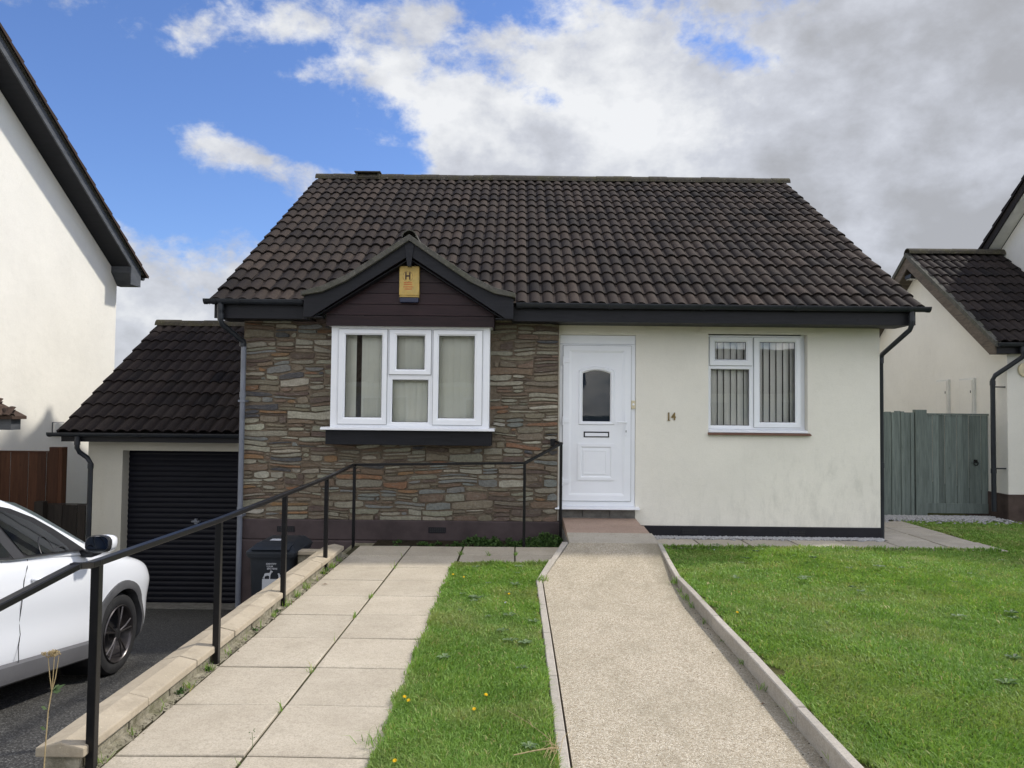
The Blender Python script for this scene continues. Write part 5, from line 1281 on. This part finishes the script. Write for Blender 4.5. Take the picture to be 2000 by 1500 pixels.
struct(g.build('lawn', 'turf', smooth=True))
g = MB(); g.poly([(-.625, 1.2, .0), (.212, 1.2, .0), (.212, 7.22, .0), (.5, 8.03, .0), (-.625, 8.03, .0)]); struct(g.build('lawn', 'turf'))

def grass(name, pts, seed, hmin=.022, hmax=.05, wid=.0032):
    r = np.random.default_rng(seed); n = len(pts); d = pts[:, 1]
    h = .78 * r.uniform(hmin, hmax, n) * r.choice([.8, 1, 1, 1.2], n); w = wid * np.clip(d / 4.2, .8, 2.4) * r.uniform(.7, 1.2, n)
    # clumpy height and lean field
    cl = np.sin(pts[:, 0] * 7.1 + 3 * np.sin(pts[:, 1] * 2.3)) * np.sin(pts[:, 1] * 6.3 + 2 * np.sin(pts[:, 0] * 3.7)); h *= 1 + .28 * cl
    a = r.uniform(0, 2 * PI, n); lean = r.uniform(.1, 1.25, n); la = r.uniform(0, 2 * PI, n) * .75 + 2.5 * np.sin(pts[:, 0] * 1.7 + pts[:, 1] * 1.1)
    dx, dy = np.cos(a) * w, np.sin(a) * w; lx, ly = np.cos(la) * lean * h, np.sin(la) * lean * h
    b = pts; V = np.empty((n, 5, 3))
    V[:, 0] = np.stack([b[:, 0] - dx, b[:, 1] - dy, b[:, 2]], 1); V[:, 1] = np.stack([b[:, 0] + dx, b[:, 1] + dy, b[:, 2]], 1)
    V[:, 2] = np.stack([b[:, 0] + dx * .8 + lx * .4, b[:, 1] + dy * .8 + ly * .4, b[:, 2] + h * .62], 1); V[:, 3] = np.stack([b[:, 0] - dx * .8 + lx * .4, b[:, 1] - dy * .8 + ly * .4, b[:, 2] + h * .62], 1)
    V[:, 4] = np.stack([b[:, 0] + lx, b[:, 1] + ly, b[:, 2] + h * (1 - .25 * lean)], 1)
    me = bpy.data.meshes.new(name); me.vertices.add(n * 5); me.vertices.foreach_set('co', V.astype(np.float32).ravel())
    base = (np.arange(n) * 5)[:, None]; q = (base + np.array([0, 1, 2, 3])).astype(np.int32); t = (base + np.array([3, 2, 4])).astype(np.int32)
    loops = np.concatenate([q, t], 1).ravel(); me.loops.add(n * 7); me.loops.foreach_set('vertex_index', loops)
    me.polygons.add(n * 2); ls = (np.arange(n) * 7)[:, None] + np.array([0, 4]); me.polygons.foreach_set('loop_start', ls.astype(np.int32).ravel()); 
    me.update(calc_edges=True)
    tint = np.clip(r.normal(.42, .22, n) + .12 * cl, 0, 1); tint[r.random(n) < .035] = 1.0
    at_ = me.attributes.new('tint', 'FLOAT', 'FACE'); at_.data.foreach_set('value', np.repeat(tint, 2).astype(np.float32))
    me.materials.append(M['grass']); o = bpy.data.objects.new(name, me); COL.objects.link(o); o['kind'] = 'stuff'; ORG[name] = Vector(); return o
def scatter(n, seed, inside, x0, x1, y0, y1, power=1.6):
    r = np.random.default_rng(seed); P = []
    u = r.random(n * 3); k = 1 - power
    y = (u * (y1 ** k - y0 ** k) + y0 ** k) ** (1 / k); x = r.uniform(x0, x1, n * 3); m = inside(x, y); return np.stack([x[m], y[m]], 1)[:n]
def inR(x, y):
    xe = np.interp(y, [3, 3.5, 4.5, 5.5, 6.5, 7.24, 8.6, 9.2], [1.43, 1.435, 1.465, 1.47, 1.478, 1.49, 1.575, 1.60]) + .045
    bare = .012 + .03 * (np.sin(y * 4.3) + np.sin(y * 9.7 + 1) + np.sin(y * 21)).clip(0)
    return (x > xe + bare) & (x < .72 * y + 2.2) & (x < 9.3) & ((y < 9.26 + .02 * np.sin(x * 9) + .012 * np.sin(x * 23)) | (x > 5.86 + .03 * np.sin(y * 8)) ) & ((y < 12.05 + .1 * np.sin(x * 5)))
p = scatter(430000, 1, inR, 1.4, 9.3, 2.6, 12.2, 1.75); p = np.column_stack([p, lz(p[:, 0], p[:, 1])]); grass('grass', p, 2)
def inL(x, y):
    xl = -.618 + .018 * np.sin(y * 7) + .012 * np.sin(y * 17); xr = np.interp(y, [0, 7.1, 8.05], [.215, .205, .41])
    return (x > xl - .02) & (x < xr - .012 + .004 * np.sin(y * 11)) & (y < 8.06 + .015 * np.sin(x * 12)) & (y > 2.4)
p = scatter(120000, 3, inL, -.7, .5, 2.6, 8.1, 1.6); p = np.column_stack([p, np.zeros(len(p))]); grass('grass', p, 4, .024, .055)
# straggling blades over the slab edges and in the joints
r_ = np.random.default_rng(9)
yE = r_.uniform(3, 8.1, 2600); xE = -.618 + r_.normal(0, .018, 2600); e1 = np.column_stack([xE, yE, np.zeros(2600)])
xE = r_.uniform(1.66, 5.8, 2200); e2 = np.column_stack([xE, 9.255 + r_.normal(0, .022, 2200), np.full(2200, -.01)])
xE = r_.uniform(-.6, .5, 1500); e3 = np.column_stack([xE, 8.06 + r_.normal(0, .022, 1500), np.zeros(1500)])
grass('grass', np.concatenate([e1, e2, e3]), 11, .03, .075, .0026)
def tuft(x, y, z, n, rad): return np.column_stack([r_.normal(x, rad, n), r_.normal(y, rad * 1.3, n), np.full(n, z)])
tf = [tuft(.235, 7.22, .02, 90, .03), tuft(1.50, 7.12, .04, 110, .03), tuft(1.47, 6.6, .02, 40, .02), tuft(1.60, 8.35, .08, 120, .04), tuft(.22, 3.35, .0, 80, .03), tuft(-.62, 4.3, 0, 70, .03), tuft(-.63, 3.75, 0, 90, .04), tuft(-.62, 5.3, 0, 60, .03)]
tf += [tuft(1.445 + .01 * k % .03, 3.1 + .47 * k, .0, 9, .012) for k in range(9)] + [tuft(-1.86, 3.2 + .31 * k, .0, int(r_.integers(3, 26)), .014) for k in range(17)] + [tuft(-1.235, 2.9 + .62 * k, -.008, int(r_.integers(0, 14)), .010) for k in range(10)]
tf += [tuft(x, 8.62 + r_.normal(0, .02), -.008, 10, .01) for x in (-.6, -.61, .0, .01, -.3)]
grass('grass', np.concatenate(tf), 12, .03, .10, .0022)
rosettes('weeds', 16, lambda r: (r.uniform(1.7, 6), r.uniform(3, 9), float(lz(3, 6)) - .01), 15, 'leaf')
rosettes('weeds', 40, lambda r: (r.uniform(1.7, 6), r.uniform(3, 9), float(lz(3, 6)) - .005), 5, 'leaf_pale')
rosettes('weeds', 22, lambda r: (r.uniform(-.55, .15), r.uniform(3.2, 7.9), -.002), 6, 'leaf_pale')

# yellow dandelion-like flowers, each standing in the grass
FLW = [(790, 1361, 'yellow flower by the slab edge in the left grass strip, left of a close pair', 0), (798, 1368, 'yellow flower by the slab edge in the left grass strip, right of a close pair', 0), (949, 1357, 'yellow flower in the middle of the left grass strip', 0), (926, 1385, 'yellow flower just nearer than the middle one in the left grass strip', 0),
       (906, 1127, 'yellow flower at the far end of the left grass strip near the slabs', 0), (885, 1122, 'yellow flower touching the slab edge at the far end of the grass strip', 0), (994, 1160, 'yellow flower halfway along the left grass strip', 0), (1066, 1121, 'yellow flower leaning over the left path kerb', 0),
       (987, 1177, 'faded flower beside the yellow one halfway along the strip', 1), (1440, 1196, 'lone yellow flower in the right-hand lawn near the kerb', 0), (1434, 1155, 'small yellow flower in the right lawn beyond the lone one', 0), (1395, 1074, 'pale flower at the front edge of the right-hand slabs', 1), (1305, 1088, 'white flower at the far end of the right path kerb', 1), (771, 1486, 'yellow flower at the bottom left of the grass strip', 0)]
fm = None
for k, (px, py, lb_, pale) in enumerate(FLW):
    right = px > 1200; zf = .075
    q = at(px, py, Z=(.07 if py > 1180 else .04) + .03 if right else .045)
    F = thing('flower', (q.x, q.y, q.z - .04), lb_, 'flower', 'small flowers in the grass')
    rr = random.Random(k); mb = MB(); n = 13; R_ = .009 if pale else .0115
    tilt = Vector((rr.uniform(-.3, .3), -.45, 1)).normalized(); ux = tilt.cross(Vector((0, 1, 0))).normalized(); uy = tilt.cross(ux)
    for lay, (rr_, up_) in enumerate(((1, 0), (.65, .004))):
        for i in range(n):
            a = 2 * PI * i / n + lay * .2; e = ux * math.cos(a) + uy * math.sin(a); s_ = ux * -math.sin(a) + uy * math.cos(a); c = q + tilt * up_
            mb.poly([c, c + e * R_ * rr_ * .7 + s_ * R_ * .18 + tilt * .003, c + e * R_ * rr_ + tilt * .002, c + e * R_ * rr_ * .7 - s_ * R_ * .18 + tilt * .003])
    mb.build('petals', 'sticker' if pale else 'petal', F, fixn=False)
    mb = MB(); mb.tube([q + Vector((.004, .006, -.045)), q + Vector((.001, .003, -.02)), q], .0016, 6); mb.build('stalk', 'stem', F)

# dead umbel on the driveway side of the wall, twig on the grass, sprig in a slab joint
DW = thing('dried_weed', at(88, 1492, Y=3.25), 'tall dried seed head stalk standing in front of the driveway', 'plant')
P = lambda px, py, y=3.25: at(px, py, Y=y)
g = MB(); g.tube([P(86, 1500), P(90, 1440), P(94, 1390), P(101, 1350)], [.003, .0028, .0026, .0024], 6)
tips = []
for b in ([(101, 1350), (97, 1320), (94, 1285)], [(101, 1350), (104, 1315), (106, 1283)], [(101, 1350), (108, 1325), (115, 1282)]): g.tube([P(*q) for q in b], [.0022, .0018, .0015], 5); tips.append(b[-1])
rr = random.Random(3)
for tx, ty in tips[:2]:
    for k in range(16):
        a = rr.uniform(-1.2, 1.2); e = (tx + 17 * math.sin(a) * rr.uniform(.6, 1), ty - 15 * math.cos(a) * rr.uniform(.55, .9)); yy_ = 3.25 + rr.uniform(-.035, .035); g.tube([P(tx, ty), P(*e, yy_)], [.0011, .0008], 4)
        for m in range(6): q = P(e[0] + rr.uniform(-4, 4), e[1] + rr.uniform(-3, 2), yy_ + rr.uniform(-.01, .01)); g.tube([P(*e, yy_), q], .0008, 3); g.box(q.x - .0012, q.x + .0012, q.y - .0012, q.y + .0012, q.z - .0015, q.z + .0015)
g.build('stem', 'dry', DW)
g = MB()
for (a, b, w) in (((101, 1350), (116, 1336), 5), ((101, 1350), (128, 1336), 5), ((102, 1352), (120, 1349), 5), ((92, 1385), (80, 1380), 4), ((90, 1425), (78, 1420), 3)):
    p0, p1 = P(*a), P(*b); mid = (p0 + p1) / 2; n = Vector((0, 0, 1)) * .009; g.poly([p0, mid + n, p1, mid - n], 0, rr.random())
g.build('leaf', 'leaf_pale', DW, fixn=False)
SP = thing('sprig', at(490, 1462, Z=0), 'tiny pale sprig growing in a joint of the near slabs', 'plant')
b0_ = at(493, 1466, Z=0); g = MB(); g.tube([b0_, b0_ + Vector((0, 0, .05)), b0_ + Vector((-.004, 0, .085))], .0012, 5)
for k in range(14):
    q = b0_ + Vector((rr.uniform(-.014, .014), rr.uniform(-.01, .01), rr.uniform(.04, .095))); d = Vector((rr.uniform(-.012, .012), 0, rr.uniform(.003, .012))); g.poly([q, q + d * .5 + Vector((0, 0, .003)), q + d, q + d * .5 - Vector((0, 0, .003))])
g.build('leaf', 'leaf_pale', SP, fixn=False)
TW = thing('twig', at(1060, 1466, Z=.05), 'dry twig lying on the grass beside the left path kerb', 'twig')
g = MB(); g.tube([at(1003, 1475, Z=.045), at(1040, 1467, Z=.05), at(1078, 1461, Z=.055), at(1092, 1462, Z=.05)], [.0025, .0032, .0036, .003], 6)
for k in range(14):
    a = at(1086 + rr.uniform(-8, 8), 1462 + rr.uniform(-4, 12), Z=.04); b = at(1086 + rr.uniform(-38, 26), 1455 + rr.uniform(-28, 40), Z=.05); c = (a + b) / 2 + Vector((rr.uniform(-.01, .01), 0, .02)); g.tube([a, c, b], [.0016, .0013, .0008], 5)
for a, b in (((992, 1388), (1070, 1440)), ((1030, 1405), (1040, 1420))): g.tube([at(*a, Z=.05), at((a[0] + b[0]) / 2, (a[1] + b[1]) / 2 - 3, Z=.06), at(*b, Z=.05)], .0013, 5)
g.build('stem', 'dry', TW)
for k, (px, py, lb_) in enumerate(((634, 1142, 'small brown dead leaf on the far slabs'), (572, 1177, 'tiny dark dead leaf on the slabs nearer the wall'), (812, 1284, 'dark dead leaf at the right edge of the slabs'), (1490, 1376, 'dead leaf on the path against the right kerb'))):
    q = at(px, py, Z=.002); F = thing('fallen_leaf', q, lb_, 'leaf', 'dead leaves'); g = MB(); w = .028 if k == 0 else .016
    g.poly([q + Vector((-w, 0, .004)), q + Vector((0, -w * .5, .012)), q + Vector((w, .004, .004)), q + Vector((.003, w * .5, .009))], 0, .3); g.build('blade', 'dryleaf', F, fixn=False)

# ------------------------------------------------------------------ the other side of the road (seen only in the glass)
OP = thing('opposite_house', (0, -19, 0), 'cream house across the road reflected in the window glass', 'house')
g = MB(); g.box(-9, 3, -25, -18, -.1, 3.0); g.box(7, 18, -26, -19, -.1, 2.7); g.build('wall', 'white_w', OP)
g = MB(); g.prism([(-17.4, 2.95), (-25.6, 2.95), (-21.5, 5.8)], -9.4, 3.4, 'x'); g.prism([(-18.4, 2.65), (-26.6, 2.65), (-22.5, 5.2)], 6.6, 18.4, 'x'); g.build('roof', 'tile_r', OP)
g = MB()
for x in (-7.5, -2.5, 8.5, 13.5): g.box(x, x + 2.2, -17.99 if x < 5 else -18.99, -17.9 if x < 5 else -18.9, .9, 2.2)
g.build('window', 'glass_dark', OP)
g = MB()
for x in (-7.5, -2.5):
    for k in range(4): g.box(x + k * .72, x + k * .72 + .05, -17.89, -17.85, .9, 2.2)
    g.box(x - .1, x + 2.3, -17.89, -17.85, 2.21, 2.3); g.box(x - .1, x + 2.3, -17.89, -17.8, .8, .89)
g.box(-9.3, 3.3, -17.75, -17.6, 2.75, 2.95); g.build('trim', 'upvc', OP)
g = MB(); g.box(-1.2, 6, -15, -14.8, 0, 1.3); g.build('garden_wall', 'block', OP)

# ------------------------------------------------------------------ camera, sun, sky
cam = bpy.data.cameras.new('camera'); cam.sensor_width = 36; cam.lens = 27.0; cam.clip_start = .05; cam.clip_end = 2000; cam.shift_x = -.005
co = bpy.data.objects.new('camera', cam); COL.objects.link(co); SC.camera = co
co.matrix_world = Matrix.Translation(EYE) @ Matrix((( _R.x, _U.x, -_f.x), (_R.y, _U.y, -_f.y), (_R.z, _U.z, -_f.z))).to_4x4()
SUN_DIR = Vector((1.0, .50, 1.10)).normalized()
sl = bpy.data.lights.new('sun', 'SUN'); sl.energy = 2.6; sl.angle = math.radians(3.5); sl.color = (1, .94, .84)
so = bpy.data.objects.new('sun', sl); COL.objects.link(so); so.rotation_euler = SUN_DIR.to_track_quat('Z', 'Y').to_euler()

w = bpy.data.worlds.new('World'); SC.world = w; w.use_nodes = True; t = w.node_tree; n = t.nodes; n.clear()
s = NT.__new__(NT); s.t = t; s.n = n; s.m = None
out = n.new('ShaderNodeOutputWorld'); bg = n.new('ShaderNodeBackground'); t.links.new(bg.outputs[0], out.inputs[0])
sky = n.new('ShaderNodeTexSky'); sky.sky_type = 'NISHITA'; sky.sun_disc = False
sky.sun_elevation = math.asin(SUN_DIR.z); sky.sun_rotation = math.atan2(SUN_DIR.x, SUN_DIR.y); sky.air_density = 1.0; sky.dust_density = .3; sky.ozone_density = 2.5
tc = n.new('ShaderNodeTexCoord'); vec = tc.outputs['Generated']; sp = n.new('ShaderNodeSeparateXYZ'); t.links.new(vec, sp.inputs[0]); dx, dy, dz = sp.outputs
az = s.math('ARCTAN2', dx, dy); el = s.math('ARCSINE', dz)
# broken cumulus: a layered noise over the sky directions, gathered into banks by soft patches
def wn(sc, det, rough, dist=0, off=(0, 0, 0), scl=(1, 1, 1.5)):
    mp = n.new('ShaderNodeMapping'); mp.inputs['Location'].default_value = off; mp.inputs['Scale'].default_value = scl; t.links.new(vec, mp.inputs[0]); return s.noise(sc, det, rough, mp.outputs[0], dist)
big = wn(4.2, 10, .60, .1, (3.1, 1.7, 0)); fine = wn(15, 8, .62, .15, (7.7, 2.2, 1))
bigS = wn(4.2, 7, .60, .1, (3.1 + .045, 1.7 + .01, .035)); shade = wn(3.4, 5, .5, .1, (.4, 5.1, 2), (1, 1, 1.6)); sh2 = wn(13, 7, .55, .15, (2.4, 3.1, 2))
def ell(px, py, rx, ry, rot=0.):
    """soft patch of sky centred on a direction; radii in degrees"""
    d = (_f + (px - 1010) / 1500 * _R - (py - 750) / 1500 * _U).normalized(); a0 = math.atan2(d.x, d.y); e0 = math.asin(d.z)
    A_ = s.math('SUBTRACT', az, a0); E_ = s.math('SUBTRACT', el, e0); c, sn = math.cos(rot), math.sin(rot)
    u = s.math('DIVIDE', s.math('ADD', s.math('MULTIPLY', A_, c), s.math('MULTIPLY', E_, sn)), math.radians(rx)); v = s.math('DIVIDE', s.math('SUBTRACT', s.math('MULTIPLY', E_, c), s.math('MULTIPLY', A_, sn)), math.radians(ry))
    r2 = s.math('ADD', s.math('MULTIPLY', u, u), s.math('MULTIPLY', v, v)); return s.math('POWER', 2.718, s.math('MULTIPLY', r2, -1.))
dens = s.math('ADD', s.math('MULTIPLY', s.math('SUBTRACT', big, .5), 3.4), s.math('MULTIPLY', s.math('SUBTRACT', fine, .5), 2.5))
bias = -.46
for (px, py, rx, ry, rot, wt) in ((1500, 230, 19, 13, 0, 1.05), (2100, 200, 22, 26, 0, 1.3), (1150, 130, 9, 5, .2, .55), (1150, 330, 12, 5, 0, 1.1), (930, 60, 7, 3, .2, .35), (1750, 520, 20, 7, 0, .8),
                                  (620, 40, 7, 2.6, .15, .75), (720, 120, 7, 2.5, -.2, .72), (850, 40, 5, 2, 0, .5), (410, 275, 3.0, 1.6, -.4, .95), (530, 325, 4.0, 1.6, -.35, .95), (590, 158, 3.5, .7, .05, .45),
                                  (280, 500, 9, 2.8, -.1, .75), (330, 680, 12, 6, 0, 1.3), (520, 460, 4, 1.8, .2, .50), (200, 5, 9, 2.2, 0, .62), (380, 85, 3.2, 2.4, .5, .62), (110, 195, 2.5, 1, 0, .40), (770, 280, 2.6, .6, 0, .5), (880, 275, 1.5, 2.2, 0, .75), (1010, 320, 6, 4.0, 0, .65),
                                  (330, 200, 8, 2.2, 0, -.40), (200, 330, 4, 5, 0, -.45), (620, 240, 9, 2.4, -.1, -.50), (760, 300, 3.5, 2, 0, -.5), (300, 60, 7, 3.0, 0, -.30), (440, 430, 7, 1.3, 0, -.35), (1395, 95, 4.2, 1.8, -.35, -.95), (1490, 120, 3.5, 1.0, -.2, -.5), (1500, 200, 2.5, .8, -.2, -.5), (1060, 195, 3.4, 1.4, -.3, -.9), (975, 40, 4.5, 2.2, .2, -.85), (620, 95, 3, .8, .1, -.5), (1250, 25, 3, 1, 0, -.4)):
    e_ = s.math('MULTIPLY', ell(px, py, rx, ry, rot), wt); dens = s.math('ADD', dens, e_)
# the rest of the sky, behind and beside the viewer: broken cumulus, unseen, brightened to light the shaded front
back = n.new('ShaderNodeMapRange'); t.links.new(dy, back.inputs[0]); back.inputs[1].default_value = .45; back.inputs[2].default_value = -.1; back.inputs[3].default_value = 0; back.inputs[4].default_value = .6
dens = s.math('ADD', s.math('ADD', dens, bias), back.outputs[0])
mr = n.new('ShaderNodeMapRange'); mr.interpolation_type = 'SMOOTHSTEP'; t.links.new(dens, mr.inputs[0]); mr.inputs[1].default_value = -.26; mr.inputs[2].default_value = .60; mr.inputs[4].default_value = .965; mask = mr.outputs[0]
# cloud brightness: thin edges bright, thick bellies grey, greyer towards the sun side on the right
gb = 0.
for e_ in ((2050, 60, 20, 13, .34), (1560, 90, 6, 4, .2), (1950, 500, 22, 8, .36), (1130, 290, 9, 5, -.34), (380, 640, 14, 4, .14), (1250, 190, 14, 6, -.22), (1980, 310, 5, 2.2, -.42), (1680, 420, 3.0, 3.5, -.40), (1620, 200, 8, 2.5, -.22)): gb = s.math('ADD', gb, s.math('MULTIPLY', ell(*e_[:4]), e_[4]))
belly = s.math('ADD', s.math('MULTIPLY', s.math('SUBTRACT', shade, .5), 1.25), s.math('ADD', s.math('MULTIPLY', s.math('MINIMUM', dens, 1.5), .20), gb))
belly = s.math('ADD', belly, s.math('MULTIPLY', s.math('SUBTRACT', sh2, .44), 1.35))
belly = s.math('ADD', belly, s.math('MULTIPLY', s.math('SUBTRACT', bigS, big), 2.6))
belly = s.math('ADD', s.math('MULTIPLY', belly, .8), .22)
ccol = s.ramp(belly, [(.0, C(.87, .88, .89)), (.20, C(.76, .775, .80)), (.40, C(.62, .64, .69)), (.62, C(.53, .545, .585)), (.82, C(.46, .47, .495)), (1, C(.42, .425, .44))])
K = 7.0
bl = n.new('ShaderNodeMapRange'); t.links.new(dy, bl.inputs[0]); bl.inputs[1].default_value = .3; bl.inputs[2].default_value = -.3; bl.inputs[3].default_value = K; bl.inputs[4].default_value = K * 3.75  # clouds behind the viewer brightened well beyond the visible ones to light the front
warm = n.new('ShaderNodeMapRange'); t.links.new(dy, warm.inputs[0]); warm.inputs[1].default_value = .2; warm.inputs[2].default_value = -.3
ccol = s.mix(s.math('MULTIPLY', warm.outputs[0], 1.), ccol, s.mix(1., ccol, C(1.03, .97, .86), 'MULTIPLY'))
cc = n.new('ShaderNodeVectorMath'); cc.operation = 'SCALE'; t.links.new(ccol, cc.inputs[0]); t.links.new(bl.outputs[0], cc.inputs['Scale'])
sk = s.mix(1., sky.outputs[0], C(.72, .84, 1.13), 'MULTIPLY')
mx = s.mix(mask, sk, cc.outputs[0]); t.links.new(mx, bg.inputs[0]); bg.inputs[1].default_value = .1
SC.view_settings.view_transform = 'Standard'; SC.view_settings.look = 'None'; SC.view_settings.exposure = .57; SC.view_settings.gamma = 1
SC.render.engine = 'CYCLES'; SC.cycles.max_bounces = 6; SC.cycles.diffuse_bounces = 3; SC.cycles.glossy_bounces = 3; w.cycles.sampling_method = 'MANUAL'; w.cycles.sample_map_resolution = 512; SC.cycles.transparent_max_bounces = 12; SC.cycles.use_denoising = True
